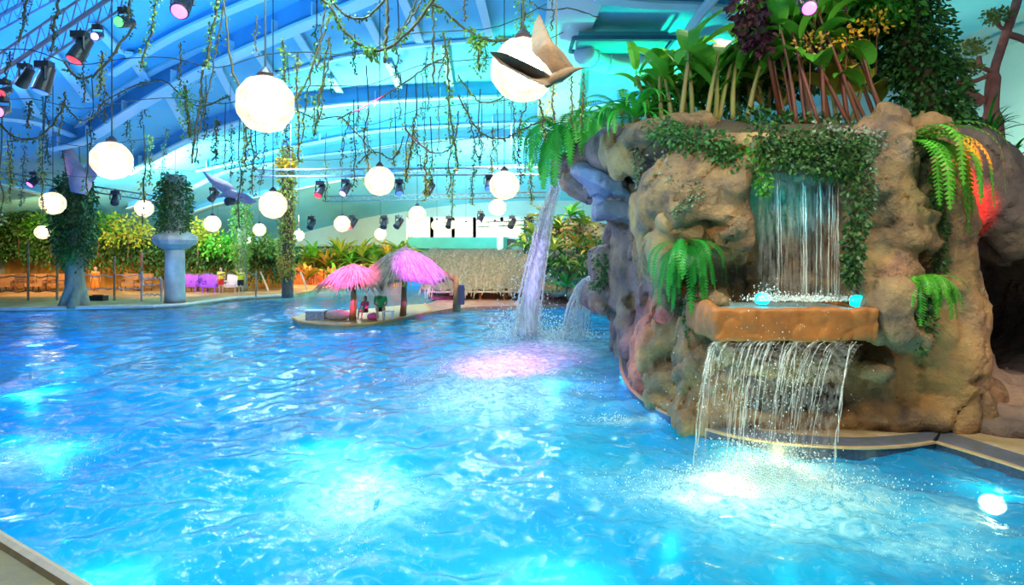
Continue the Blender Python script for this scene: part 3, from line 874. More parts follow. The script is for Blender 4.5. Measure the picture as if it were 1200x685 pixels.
# strap-leaved plants draped on the left shoulder
for i, (px, py, Y, lab, ln, sd) in enumerate(((745, 140, 12.6, 'strap-leaved green plant draping over the cream stones left of the rock top', 1.25, 3),
                                              (712, 144, 14.0, 'small strap-leaved plant at the corner above the bluish ledge', 1.0, 4))):
    c = P(px, py, Y); t = thing('strap_leaf_plant', c, lab, 'plant'); rr = random.Random(sd)
    for k in range(14):
        mb = MB(); blade(mb, c, rr.uniform(2.8, 6.6), rr.uniform(.4, 1.3), ln * rr.uniform(.8, 1.2), .11, 3.0 * rr.uniform(.8, 1.1), 9, shape='strap')
        mb.build('leaf', M_FERN, t)
    mb = MB(); mb.sphere(c, .07, 8, 6); mb.build('crown', M_STEMG, t)


def banana(px, py, Y, H, label, nst=3, nl=8, L=1.3, W=.42, lean=0.0, seed=1, stem=None, leafm=None, r=.05, spread=.35, el=(.5, 1.3), droop=1.7):
    c = P(px, py, Y); rr = random.Random(seed); t = thing('banana_plant', c, label, 'plant')
    sm = stem or M_STEMG; lm = leafm or M_LEAF
    for k in range(nst):
        b = c + Vector((rr.uniform(-1, 1) * spread, rr.uniform(-.3, .3), 0)); h = H * rr.uniform(.75, 1.05)
        top = b + Vector((lean * h + rr.uniform(-.25, .25), rr.uniform(-.15, .15), h))
        mid = (b + top) / 2 + Vector((rr.uniform(-.06, .06), 0, 0))
        mb = MB(); mb.tube(smooth_path([b, mid, top], 4), [r] * 4 + [r * .8] * 3 + [r * .55, r * .5], 7); mb.build('stem', sm, t, smooth=True)
        for j in range(max(2, nl // nst)):
            a = rr.uniform(0, 2 * PI); q = top + (b - top) * rr.uniform(0, .55)
            mb = MB(); ll = L * rr.uniform(.75, 1.25)
            e = rr.uniform(*el); h_ = Vector((math.cos(a), math.sin(a), 0)); st = q + (h_ * math.cos(e) + Vector((0, 0, math.sin(e)))) * ll * .18
            mb.tube([q, st], .015, 5); blade(mb, st, a, e, ll, W * 1.35 * rr.uniform(.8, 1.15), droop * rr.uniform(.7, 1.3), 9, fold=.18)
            mb.build('leaf', lm, t)
    return t


banana(790, 142, 12.4, 1.25, 'broad-leaved green plant at the left end of the rock top, leaves arching left', 4, 20, .95, .26, -.15, 11, leafm=M_LEAFB)
banana(815, 140, 12.0, 1.5, 'tall broad-leaved plant with upright leaves, second from the left on the rock top', 3, 15, 1.15, .34, .05, 12)
banana(768, 138, 13.0, .9, 'low leafy clump on the far left corner of the rock top', 4, 16, .8, .2, -.3, 19, leafm=M_LEAFB)
banana(855, 140, 11.8, 1.5, 'green broad-leaved plant in the middle of the rock top in front of dark foliage', 4, 16, 1.0, .28, .1, 13)
banana(880, 132, 12.6, 2.2, 'dark broad-leaved plant behind the middle of the rock top', 4, 16, 1.0, .3, .05, 14, leafm=M_LEAFD)
banana(930, 150, 11.2, 2.3, 'tall plant with dark red canes above the upper cascade', 5, 15, .75, .28, -.15, 15, stem=M_STEM, r=.035)
banana(975, 148, 11.2, 2.5, 'tall plant with red canes and large leaves right of the upper cascade', 5, 15, .8, .30, -.12, 16, stem=M_STEM, r=.042)
banana(1030, 160, 10.9, 2.4, 'leaning red-brown canes with broad leaves beside the ivy-covered trunk', 6, 14, .7, .26, -.42, 17, stem=M_STEM, r=.038)
banana(1000, 156, 11.6, 1.1, 'yellow-green large-leaved plant low between the red canes', 2, 6, 1.0, .42, 0, 18, leafm=M_LEAFY)
banana(905, 122, 12.2, .7, 'small bright leafy plant low in the middle of the rock top', 3, 12, .55, .16, 0, 20, leafm=M_LEAFY)
# dense undergrowth between and behind the canes
for i, (pts_, r_, n_, sz_, m_, lab) in enumerate((
        ([(760, 128, 13.0), (800, 110, 13.0), (850, 95, 13.0), (880, 80, 13.2)], .42, 900, .22, M_LEAF, 'mid green bushy undergrowth behind the left broad-leaved plants'),
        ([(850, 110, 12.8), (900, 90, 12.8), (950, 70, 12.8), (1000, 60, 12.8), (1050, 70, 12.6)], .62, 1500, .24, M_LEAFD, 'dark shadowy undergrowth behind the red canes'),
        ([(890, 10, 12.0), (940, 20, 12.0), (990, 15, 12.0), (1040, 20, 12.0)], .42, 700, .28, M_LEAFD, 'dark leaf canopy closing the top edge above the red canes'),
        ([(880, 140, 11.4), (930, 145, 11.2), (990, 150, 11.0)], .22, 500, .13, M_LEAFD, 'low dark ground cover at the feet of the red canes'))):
    scatter_leaves([P(*q) for q in pts_], r_, n_, sz_, m_, 'undergrowth', None, 500 + i, .3, .5, label=lab, cat='foliage', kind='stuff')
# hanging dark purple flower cluster at the top
t = thing('dark_bloom_plant', P(885, 60, 11.2), 'dark purple drooping leaf mass at the top above the middle of the rock', 'plant')
scatter_leaves([P(872, -10, 11.2), P(885, 25, 11.2), P(890, 55, 11.2)], [.35, .4, .2], 420, .16, mat('leaf_purple', (.10, .01, .03), (.05, .02, .03), rough=.5, island=True), 'foliage', t, 71)
mb = MB(); mb.tube([P(915, 140, 11.4), P(900, 60, 11.3), P(878, -10, 11.2)], .045, 7); mb.build('stem', M_STEM, t, smooth=True)
# flower clusters
for i, (a, b, lab) in enumerate(((992, 42, 'cluster of yellow-orange flowers left of the leaning red canes'), (1028, 28, 'small yellow flower cluster on top of the leaning red cane'), (950, 52, 'brown and orange hanging blossom among the canes'))):
    c = P(a, b, 10.9); t = thing('flower_cluster', c, lab, 'flowers')
    rr = np.random.RandomState(i); n = 70; V, Fc = leaves_np(np.array(c) + rr.randn(n, 3) * (.12, .12, .10), np.full(n, .08), None, .8, .1, i)
    npmesh('petals', V, Fc, M_BLOOM if i < 2 else M_BROMO, t, smooth=False, kind='stuff')
    MB().tube([c + Vector((0, .05, -.9)), c], .012, 5).build('stem', M_STEM, t)
# ivy-covered leaning trunk
t = thing('ivy_clad_tree', P(1108, 180, 11.6), 'thick leaning tree trunk wrapped in dark ivy, right of the red canes', 'tree')
pts = [P(1108, 185, 11.8), P(1092, 130, 11.8), P(1070, 60, 11.8), P(1048, -10, 11.8), P(1030, -70, 11.8)]
MB().tube(smooth_path(pts), .3, 10).build('trunk', M_BARK, t, smooth=True)
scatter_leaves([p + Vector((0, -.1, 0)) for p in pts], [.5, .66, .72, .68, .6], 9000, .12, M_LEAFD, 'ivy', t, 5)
scatter_leaves([P(985, -20, 11.3), P(1030, 8, 11.3), P(1060, 10, 11.2)], [.4, .35, .3], 500, .15, M_LEAF, 'crown_leaves', t, 6)
# ivy cascades on the face of the rock
def ivy(pts, rad, n, label, m=None, size=.085, seed=1, kindn='ivy_curtain'):
    pp = [P(*q) for q in pts]; t = thing(kindn, pp[0], label, 'ivy')
    for j in range(2 + len(pts) // 2):
        q = [p + Vector((random.Random(seed * 9 + j * 7 + i).uniform(-.5, .5) * (max(rad) if hasattr(rad, '__len__') else rad), random.Random(seed + j + i).uniform(0, .1), 0)) for i, p in enumerate(pp)]
        MB().tube(smooth_path(q, 3), .010, 5).build('vine_stem', M_BARK, t)
    scatter_leaves(pp, rad, n, size, m or M_IVY, 'foliage', t, seed)
    return t


ivy([(890, 158, 9.7), (940, 168, 9.65), (985, 172, 9.6), (1010, 178, 9.6)], .26, 1300, 'thick dark ivy hanging along the lip above the upper cascade', seed=21)
ivy([(905, 180, 9.6), (960, 192, 9.55), (1000, 200, 9.5)], .24, 800, 'lower fringe of dark ivy in front of the upper cascade', seed=22)
ivy([(1003, 190, 9.45), (1005, 250, 9.4), (1000, 300, 9.4), (998, 330, 9.4)], [.22, .2, .16, .12], 1000, 'long ivy strand hanging down the right side of the upper cascade', seed=23)
ivy([(960, 150, 9.9), (1010, 160, 9.8), (1040, 168, 9.8)], .16, 420, 'pale pink-lit creeper on the stones right of the cascade lip', M_IVYP, seed=24)
ivy([(1018, 175, 9.5), (1022, 210, 9.4), (1020, 250, 9.4)], .09, 180, 'thin pale creeper strand beside the long ivy strand', M_IVYP, .07, seed=25)
ivy([(770, 150, 11.3), (800, 165, 10.5), (840, 172, 10.2), (862, 190, 10.0)], [.3, .32, .3, .22], 1500, 'dark creeping foliage over the top left shoulder of the rock', M_LEAFD, seed=26)
ivy([(770, 185, 10.8), (790, 215, 10.3), (820, 222, 10.0), (790, 250, 9.9)], [.22, .2, .14, .06], 520, 'small-leaved creeper speckling the big lobe left of the cascade', M_IVYP, .06, seed=27)
ivy([(745, 165, 12.6), (752, 220, 12.4)], [.16, .12], 220, 'narrow hanging creeper on the left edge of the rock', M_IVYP, .08, seed=28)
ivy([(880, 165, 10.0), (892, 200, 9.7), (895, 225, 9.6)], [.2, .14, .1], 260, 'green ivy tuft at the left end of the cascade lip', M_LEAF, seed=29)
ivy([(1078, 345, 9.25), (1080, 380, 9.2), (1078, 408, 9.2)], [.2, .22, .12], 520, 'dark ivy clump hanging under the fern right of the basin', seed=30)
ivy([(1096, 200, 9.9), (1100, 260, 9.85), (1102, 320, 9.85)], [.1, .12, .08], 320, 'dark creeper strand down the groove of the right rock column', M_LEAFD, seed=31)
ivy([(806, 350, 10.6), (812, 400, 10.5), (808, 440, 10.6)], [.14, .12, .08], 300, 'dark mottled creeper under the hanging fern', M_LEAFD, .07, seed=32)
ivy([(700, 300, 16.4), (712, 320, 16.2), (700, 335, 16.6)], [.25, .25, .2], 320, 'dark bushy creeper on the shaded boulder behind the left pillar', M_LEAFD, .1, seed=33)

# planting soil bed on top of the rock
s = SDF((2.4, 9.8, 4.3), (9.6, 15.5, 6.3), .1)
s.ell((5.6, 12.4, 4.95), (2.9, 1.9, .5)); s.ell((3.9, 12.2, 5.05), (1.2, 1.4, .45)); s.noise(2, 3, .06)
s.mesh('planting_bed', M_SOIL, ROCK)

# right background: pink-barked small tree, dark spiky plant, low leaves
t = thing('bonsai_tree', P(1165, 190, 13.2), 'crooked small tree with pink-red bark and flat green leaf pads at the right edge', 'tree')
tr = [P(1168, 195, 13.2), P(1162, 130, 13.2), P(1165, 85, 13.2), P(1172, 60, 13.2), P(1182, 30, 13.2), P(1192, 0, 13.2), P(1194, -30, 13.2)]
MB().tube(smooth_path(tr), [.20] * 6 + [.14] * 6 + [.09] * 25, 8).build('trunk', M_PINKB, t, smooth=True)
for pts_, r_ in (([(1165, 85), (1150, 78), (1147, 66)], .05), ([(1165, 84), (1150, 92), (1138, 95), (1128, 84)], .05), ([(1176, 40), (1188, 42), (1204, 48)], .07), ([(1180, 36), (1170, 30), (1166, 20)], .04), ([(1150, 120), (1136, 110), (1128, 90)], .13)):
    MB().tube(smooth_path([P(a, b, 13.2) for a, b in pts_]), r_, 6).build('branch', M_PINKB, t, smooth=True)
for i, (a, b, w_) in enumerate(((1142, 56, .30), (1124, 78, .34), (1108, 74, .2), (1168, 20, .26), (1135, 82, .22))):
    mb_ = scatter_leaves([P(a - 10, b, 13.1), P(a + 10, b - 2, 13.1)], w_ * .6, 300, .08, mat('pine_pad', (.20, .34, .06), (.38, .42, .12), rough=.6, island=True), 'leaf_pad', t, 60 + i, 0)
t = thing('spiky_plant', P(1160, 200, 12.6), 'dark spiky-leaved plant in front of the pink-barked tree', 'plant')
for k in range(46):
    rr = random.Random(k); c = P(1158, 205 - rr.uniform(0, 60), 12.6)
    mb = MB(); blade(mb, c, rr.uniform(0, 6.28), rr.uniform(.3, 1.4), rr.uniform(.6, 1.0), .06, 1.4, 6, shape='strap'); mb.build('leaf', M_LEAFD if k % 5 else M_FERN, t)
MB().tube([P(1158, 215, 12.6), P(1158, 140, 12.6)], .06, 7).build('stem', M_BARK, t)
for i, (a, b, Y, lab, m_) in enumerate(((1192, 225, 12.4, 'orange and green bromeliad at the right edge on top of the arch', M_BROMO), (1186, 190, 13.0, 'green leafy plant behind the arch at the right edge', M_FERN), (1198, 250, 12.3, 'low green bromeliad lowest at the right edge on the arch', M_LEAFB))):
    c = P(a, b, Y); t = thing('bromeliad', c, lab, 'plant')
    for k in range(20):
        rr = random.Random(k + i * 50); mb = MB(); blade(mb, c, rr.uniform(0, 6.28), rr.uniform(.2, 1.3), rr.uniform(.5, .8), .09, 1.5, 6, shape='strap'); mb.build('leaf', m_ if k % 3 else M_LEAF, t)
# ================================================================ falling water
def fall_mat(name, col, alpha, emis=0):
    m = bpy.data.materials.new(name); m.use_nodes = True; nt = m.node_tree; b = nt.nodes['Principled BSDF']
    b.inputs['Base Color'].default_value = (*col, 1); b.inputs['Roughness'].default_value = .15
    geo = nt.nodes.new('ShaderNodeNewGeometry'); mp = nt.nodes.new('ShaderNodeMapping'); mp.inputs['Scale'].default_value = (14, 14, 1.6)
    nt.links.new(geo.outputs['Position'], mp.inputs['Vector'])
    f = _ramp(nt, _noise(nt, mp.outputs['Vector'], 1.0, 4, .65), .38, .62)
    mr = nt.nodes.new('ShaderNodeMapRange'); nt.links.new(f, mr.inputs[0]); mr.inputs[3].default_value = alpha[0]; mr.inputs[4].default_value = alpha[1]
    nt.links.new(mr.outputs[0], b.inputs['Alpha'])
    return m


M_FALL = fall_mat('falling_water', (.75, .80, .80), (.0, .16))
M_STRAND = fall_mat('water_strand', (.88, .90, .86), (.08, .5))
M_SPOUT = fall_mat('white_water', (.90, .90, .95), (.30, .9))
M_FROTH = mat('froth', (.95, .97, .96), (.82, .90, .90), 20, .3)


def parab(a, b, k=.8, n=12):
    """falling path from a to b: leaves nearly level, then drops"""
    return [Vector((a.x + (b.x - a.x) * t ** k, a.y + (b.y - a.y) * t ** k, a.z + (b.z - a.z) * t ** 1.5)) for t in [i / n for i in range(n + 1)]]


def sheet(top_l, top_r, bot_l, bot_r, name, m, parent, seed, ncol=60, nrow=26, k=.6):
    """thin rippled sheet of falling water with a real front and back"""
    r = np.random.RandomState(seed); v = []
    wobx = r.randn(ncol + 1) * .015
    for j in range(nrow + 1):
        t = j / nrow
        for i in range(ncol + 1):
            u = i / ncol; a = top_l.lerp(top_r, u); b = bot_l.lerp(bot_r, u)
            v.append((a.x + (b.x - a.x) * t ** k + wobx[i] * t, a.y + (b.y - a.y) * t ** k + .03 * math.sin(u * 40 + seed) * t + wobx[i] * 2 * t, a.z + (b.z - a.z) * t ** 1.4))
    q = [(j * (ncol + 1) + i, j * (ncol + 1) + i + 1, (j + 1) * (ncol + 1) + i + 1, (j + 1) * (ncol + 1) + i) for j in range(nrow) for i in range(ncol)]
    return npmesh(name, v, q, m, parent)


def drops(c, rad, n, size, seed, name, m, parent=None, up=.5, **tags):
    r = np.random.RandomState(seed); pos = r.randn(n, 3) * rad; pos[:, 2] = np.abs(pos[:, 2]) ** 1.2 * up; pos += np.array(c)
    sz = size * (0.4 + r.rand(n) ** 2 * 1.6)
    base = np.array([(1, 0, 0), (-1, 0, 0), (0, 1, 0), (0, -1, 0), (0, 0, 1.3), (0, 0, -1)], float)
    V = (pos[:, None, :] + base[None] * sz[:, None, None] * (0.7 + .6 * r.rand(n, 6, 1))).reshape(-1, 3)
    T = np.array([(0, 2, 4), (2, 1, 4), (1, 3, 4), (3, 0, 4), (2, 0, 5), (1, 2, 5), (3, 1, 5), (0, 3, 5)])
    Fc = (np.arange(n)[:, None, None] * 6 + T[None]).reshape(-1, 3)
    tags.setdefault('kind', 'stuff'); return npmesh(name, V, Fc, m, parent, **tags)


# upper cascade, lip of the niche to the basin
t = thing('upper_waterfall', P(945, 348, 9.7), 'thin transparent cascade falling from under the ivy into the orange rock basin', 'waterfall')
sheet(P(890, 200, 10.1), P(1000, 200, 10.1), P(888, 350, 9.75), P(1002, 350, 9.75), 'water_sheet', M_FALL, t, 3)
rr = random.Random(5)
for i in range(20):
    a = rr.choice([893, 896, 912, 938, 941, 958, 975, 981]) + rr.uniform(-3, 3); tp = P(a, 205 + rr.uniform(0, 15), 10.05); bt = P(a + rr.uniform(-4, 4), 348, 9.72)
    pts = parab(tp, bt, .6, 14); MB().tube([p + Vector((rr.uniform(-.008, .008), 0, 0)) for p in pts], [.004 + .006 * rr.random()] * 15, 5).build('water_strand', M_STRAND, t, smooth=True)
drops(P(945, 352, 9.7), (.42, .12, .06), 1400, .009, 4, 'froth', M_FROTH, t, 1.2)
drops(P(900, 352, 9.6), (.12, .10, .08), 500, .008, 6, 'splash', M_FROTH, t, 1.6)

# lower cascade, basin lip to the pool
t = thing('lower_waterfall', G(892, 565), 'wide stringy cascade falling from the orange rock basin into the pool', 'waterfall')
sheet(P(832, 401, 8.97), P(1012, 403, 8.97), G(818, 552), G(968, 572), 'water_sheet', M_FALL, t, 8, 90, 30)
rr = random.Random(9)
spec = [(838, 812, 556, .020), (842, 815, 556, .012), (1003, 975, 574, .020), (1000, 979, 572, .01), (898, 862, 545, .022), (892, 868, 545, .018), (905, 880, 540, .02), (886, 856, 540, .014), (920, 905, 545, .012), (935, 925, 560, .012), (880, 850, 535, .012)]
for k in range(46):
    a = rr.uniform(836, 1006); spec.append((a, 818 + (a - 836) * .86 + rr.uniform(-5, 5), rr.uniform(520, 572), .003 + .007 * rr.random()))
for a, b, yb, w_ in spec:
    tp = P(a, 400, 8.96); bt = G(b, max(yb, 552)); full = parab(tp, bt, .62, 18)
    j = 19 if w_ > .011 else rr.randint(9, 19)
    pts = [p + Vector((rr.uniform(-.010, .010), rr.uniform(-.01, .01), 0)) for p in full[:j]]
    MB().tube(pts, [w_ * (.3 + .6 * rr.random()) for _ in pts], 5).build('water_strand', M_STRAND, t, smooth=True)
drops(P(895, 480, 8.5), (.55, .12, .55), 900, .005, 12, 'spray', M_FROTH, t, 1.0)
c = G(902, 562)
drops(c + Vector((0, 0, .0)), (.36, .20, .26), 5200, .0065, 13, 'froth', M_FROTH, t, 1.0)
drops(c + Vector((-.3, -.25, .0)), (.75, .33, .05), 5200, .0065, 14, 'splash', M_FROTH, t, .8)

# left spout: thick white jet from the overhang
t = thing('spout_waterfall', G(618, 392), 'thick white jet of water falling in an arc from the fern-covered spout into the pool', 'waterfall')
a = P(657, 208, 18.0); b = G(614, 398)
path = [P(x, y, Y) for x, y, Y in ((657, 205, 18.2), (651, 219, 18.7), (641, 250, 19.2), (634, 285, 19.6), (627, 320, 19.9), (621, 355, 20.1), (616, 392, 20.2))]
rr = random.Random(2)
MB().tube(smooth_path(path, 5), [.09 + .26 * (i / 30) for i in range(31)], 14, flat=.6).build('water_jet', M_SPOUT, t, smooth=True)
for i in range(34):
    q = smooth_path(path, 4); ang = rr.uniform(0, 6.28); rad = rr.uniform(.4, 1.15)
    pts = [p + Vector((math.cos(ang) * rad * (.10 + .30 * k / 24) + rr.uniform(-.02, .02), -.1, rr.uniform(-.03, .03))) for k, p in enumerate(q)]
    j0 = rr.randint(0, 10); MB().tube(pts[j0:], [.012 + .03 * rr.random()] * (len(pts) - j0), 5).build('water_strand', M_STRAND, t, smooth=True)
drops(G(616, 396), (.55, .4, .5), 2600, .018, 15, 'splash', M_FROTH, t, 1.0)
drops(G(620, 392) + Vector((0, 0, .6)), (.35, .2, .9), 1000, .016, 16, 'spray', M_FROTH, t, 1.0)

# small fan-shaped fall beside it
t = thing('fan_waterfall', G(668, 396), 'small spreading spray of water falling from the low boulder beside the rock pillar', 'waterfall')
for i in range(60):
    u = rr.random(); a = P(702 - 6 * u, 326 + 4 * rr.random(), 17.6); b = G(656 + 34 * rr.random() ** 1.4, 397 - 8 * rr.random())
    pts = parab(a, b, .75, 12); pts = [p + Vector((rr.uniform(-.03, .03), rr.uniform(-.03, .03), .25 * math.sin(math.pi * i_ / 12) + rr.uniform(-.03, .03))) for i_, p in enumerate(pts)]
    MB().tube(pts, [.008 + .022 * rr.random()] * 13, 5).build('water_strand', M_STRAND, t, smooth=True)
drops(G(664, 396), (.5, .35, .25), 1200, .014, 17, 'splash', M_FROTH, t, 1.0)

# froth specks on the surface round jets
for i, (px, py, rx, ry, n, lab) in enumerate((
        (425, 590, .42, .5, 700, 'pale bubbling froth of the jet in the near left of the pool'), (10, 548, .4, .6, 500, 'pale bubbling froth of the jet at the left edge'),
        (735, 490, .35, .2, 300, 'small patch of white froth left of the rock edge'), (1120, 630, .5, .35, 380, 'scattered froth in the bottom right corner of the pool'),
        (585, 445, .9, 1.2, 1200, 'wide patch of pink-lit foam in front of the left waterfall'))):
    drops(G(px, py) + Vector((0, 0, -.02)), (rx, ry, .015), n * 2, .006 if py > 460 else .013, 30 + i, 'foam', M_FROTH, None, 1.0, label=lab, cat='foam', kind='stuff')
# underwater lamps seen shining through the surface
for i, (px, py, Z, lab) in enumerate(((1163, 590, -.25, 'round glowing underwater lamp near the right edge of the pool'), (912, 560, -.12, 'bright glowing underwater lamp at the foot of the lower cascade'))):
    c = G(px, py, Z); t = thing('underwater_lamp', c, lab, 'lamp')
    ax = Vector((-.3, -.5, .9))
    MB().lathe(c - ax.normalized() * .10, [(.10, 0), (.16, .02), (.17, .09), (.15, .10)], 20, axis=ax).build('housing', mat('steel', (.6, .6, .6), None, 5, .3, metal=1), t, smooth=True)
    MB().lathe(c - ax.normalized() * .01, [(.15, 0), (.14, .03), (.09, .05), (.02, .06)], 20, axis=ax).build('lens', glow('warm_pool_lens', (1, .72, .32), 4), t, smooth=True)
# ================================================================ globe lamps
M_BULB = glow('bulb_glow', (1.0, .92, .74), 60.0)
M_GLOBE = glow('globe_shell', (1.0, .80, .50), 1.0)
M_GLOBE.node_tree.nodes['Principled BSDF'].inputs['Base Color'].default_value = (.10, .07, .04, 1)
_nt = M_GLOBE.node_tree; _b = _nt.nodes['Principled BSDF']; _tc = _nt.nodes.new('ShaderNodeTexCoord')
_f = _ramp(_nt, _noise(_nt, _tc.outputs['Object'], 6.0, 5, .65), .40, .60)
_mr = _nt.nodes.new('ShaderNodeMapRange'); _nt.links.new(_f, _mr.inputs[0]); _mr.inputs[3].default_value = .35; _mr.inputs[4].default_value = 1.15
_nt.links.new(_mr.outputs[0], _b.inputs['Emission Strength'])
_tr = _nt.nodes.new('ShaderNodeBsdfTransparent'); _ms = _nt.nodes.new('ShaderNodeMixShader'); _ms.inputs[0].default_value = .35
_nt.links.new(_b.outputs[0], _ms.inputs[1]); _nt.links.new(_tr.outputs[0], _ms.inputs[2]); _nt.links.new(_ms.outputs[0], _nt.nodes['Material Output'].inputs['Surface'])
M_DARK = mat('dark_metal', (.03, .03, .04), (.05, .04, .05), 8, .4)
M_TRUSS = mat('truss_metal', (.30, .32, .34), (.22, .24, .27), 5, .4, metal=.6)
M_TRUSSD = mat('truss_dull', (.30, .26, .38), (.22, .22, .32), 5, .5)
M_CABLE = mat('cable', (.04, .05, .05), (.07, .08, .06), 5, .6)
SCALLOP = [(r, h) for r, h in ((.02, -.40), (.16, -.37), (.29, -.28), (.37, -.14), (.40, 0), (.37, .14), (.29, .28), (.16, .37), (.05, .40))]
GL = [
    (311, 122, 33, 'largest globe lamp hanging on the left, above a hanging vine rope'), (131, 188, 22, 'big glowing globe lamp beside the winged figure on the left pillar'),
    (613, 82, 37, 'huge glowing globe lamp behind the brown winged figure at the top'), (62, 238, 13, 'white globe lamp just left of the leafy left pillar'),
    (169, 244, 10, 'small globe lamp between the leafy left pillar and the blue-lit pillar'), (249, 262, 9.5, 'small globe lamp right of the blue-lit pillar'),
    (320, 240, 16, 'globe lamp touching the tall vine-wrapped pillar, with a purple tint'), (304, 269, 7.5, 'tiny globe lamp low on the left of the tall vine-wrapped pillar'),
    (350, 276, 6.5, 'tiny globe lamp just right of the tall vine-wrapped pillar'), (445, 212, 17, 'globe lamp under the middle of the long truss'),
    (401, 262, 9.5, 'small globe lamp left above the palm-thatched umbrellas'), (446, 274, 7, 'tiny globe lamp directly above the thatched umbrella top'),
    (489, 251, 10, 'small globe lamp right above the thatched umbrella top'), (591, 217, 17, 'globe lamp left of the green-leaved stone spout'),
    (583, 243, 10, 'small globe lamp just below the one beside the stone spout'), (512, 264, 6.5, 'leftmost tiny globe lamp in front of the lit far windows'),
    (529, 263, 5.5, 'second tiny globe lamp in front of the lit far windows'), (546, 266, 6, 'middle tiny globe lamp in front of the lit far windows'),
    (580, 266, 7, 'rightmost tiny globe lamp in front of the lit far windows'), (50, 272, 8, 'small globe lamp shining through the hedge left of the left pillar'),
    (255, 289, 6, 'tiny globe lamp low in the hedge between the middle pillars'), (290, 176 + 106, 5, 'tiny globe lamp behind the middle leafy pillar'),
    (143, 322 - 50, 5.2, 'tiny globe lamp in the yellow-leaved hedge right of the left pillar')]
proto = None
for i, (a, b, r, lab) in enumerate(GL):
    Y = .4 * F / r; c = P(a, b, Y); Y0 = Y; ceil = S(c.x, c.y) - .1
    if proto is None:
        t = thing('globe_lamp', (0, 0, 0), lab, 'lamp', 'glowing globe lamps')
        mb = MB(); n = 32
        v = []; k = 18
        for ii in range(k + 1):
            th = math.pi * ii / k
            for j in range(n):
                ph = 2 * math.pi * j / n; rr = .40 * (1 + .03 * math.cos(8 * ph) * math.sin(th) + .02 * math.cos(10 * th))
                v.append((rr * math.sin(th) * math.cos(ph), rr * math.sin(th) * math.sin(ph), -rr * math.cos(th)))
        mb.add(v, [(q * n + j, q * n + (j + 1) % n, (q + 1) * n + (j + 1) % n, (q + 1) * n + j) for q in range(k) for j in range(n)])
        mb.build('globe', M_GLOBE, t, smooth=True)
        MB().sphere((0, 0, 0), .25, 20, 14).build('bulb', M_BULB, t, smooth=True)
        MB().lathe((0, 0, .39), [(.10, 0), (.11, .04), (.06, .10), (.02, .14)], 16).build('cap', M_DARK, t)
        cb = MB().tube([(0, 0, .5), (0, 0, 1.5)], .014, 6).build('cord', M_CABLE, t)
        proto = t
    else:
        t = proto.copy(); COL.objects.link(t)
        for ch in proto.children:
            q = ch.copy(); COL.objects.link(q); q.parent = t
    t['label'] = lab; t.location = c
    cord = [x for x in t.children if x.name.startswith('cord')][0]
    L_ = max(.4, ceil - c.z - .5)
    cord.scale = (1, 1, L_); cord.location = (0, 0, .5 - .5 * L_)
GLOBES = [P(a, b, .4 * F / r) for a, b, r, _ in GL]


# ================================================================ trusses with stage lights
def truss(a, b, label, w=.35, n=14, m=None, r=.03):
    a, b = Vector(a), Vector(b); t = thing('lighting_truss', a, label, 'truss')
    d = (b - a).normalized(); s_ = Vector((d.y, -d.x, 0)).normalized() * w / 2; u = Vector((0, 0, w / 2)); mm = m or M_TRUSS
    cs = [s_ + u, -s_ + u, s_ - u, -s_ - u]
    for c in cs: MB().tube([a + c, b + c], r, 6).build('chord', mm, t)
    mb = MB()
    pts = [(a + cs[(0, 2)[i % 2]]).lerp(b + cs[(0, 2)[i % 2]], i / n) for i in range(n + 1)]; mb.tube(pts, r * .6, 5)
    mb.build('lattice', mm, t)
    pts = [(a + cs[(1, 3)[i % 2]]).lerp(b + cs[(1, 3)[i % 2]], i / n) for i in range(n + 1)]; MB().tube(pts, r * .6, 5).build('lattice', mm, t)
    for q in (.12, .88):
        p = a.lerp(b, q); MB().tube([p + u, (p.x, p.y, S(p.x, p.y))], .015, 5).build('hanger', mm, t)
    return t


truss(P(-40, 112, 12), P(140, -10, 12), 'grey box truss crossing the top left corner with stage lights under it', .4, 26, M_TRUSSD, .025)
truss(P(-30, 35, 15.5), P(70, -20, 15.5), 'second truss seen at the very top left corner', .4, 16, M_TRUSSD, .025)
truss(P(300, 203, 27), P(640, 200, 27), 'long pale truss running across the middle of the hall with small spotlights', .3, 60, None, .025)
truss(P(380, 233, 36), P(640, 228, 36), 'thin far truss below the long pale truss', .3, 50, None, .03)
truss(P(0, 205, 30), P(230, 240, 34), 'sloping pale truss behind the leafy left pillar', .3, 40, None, .03)
truss(P(560, 263, 40), P(700, 258, 40), 'low pale truss behind the left waterfall', .3, 24, None, .03)

LENSC = {'magenta': ((1, .12, .75), 3.5), 'green': ((.1, 1, .15), 2), 'violet': ((.45, .3, 1), 2.5), 'red': ((1, .03, .05), 3), 'blue': ((.05, .15, 1), 2), 'white': ((.8, .9, 1), 6), 'off': ((.02, .02, .03), 0)}
SPOTS = []


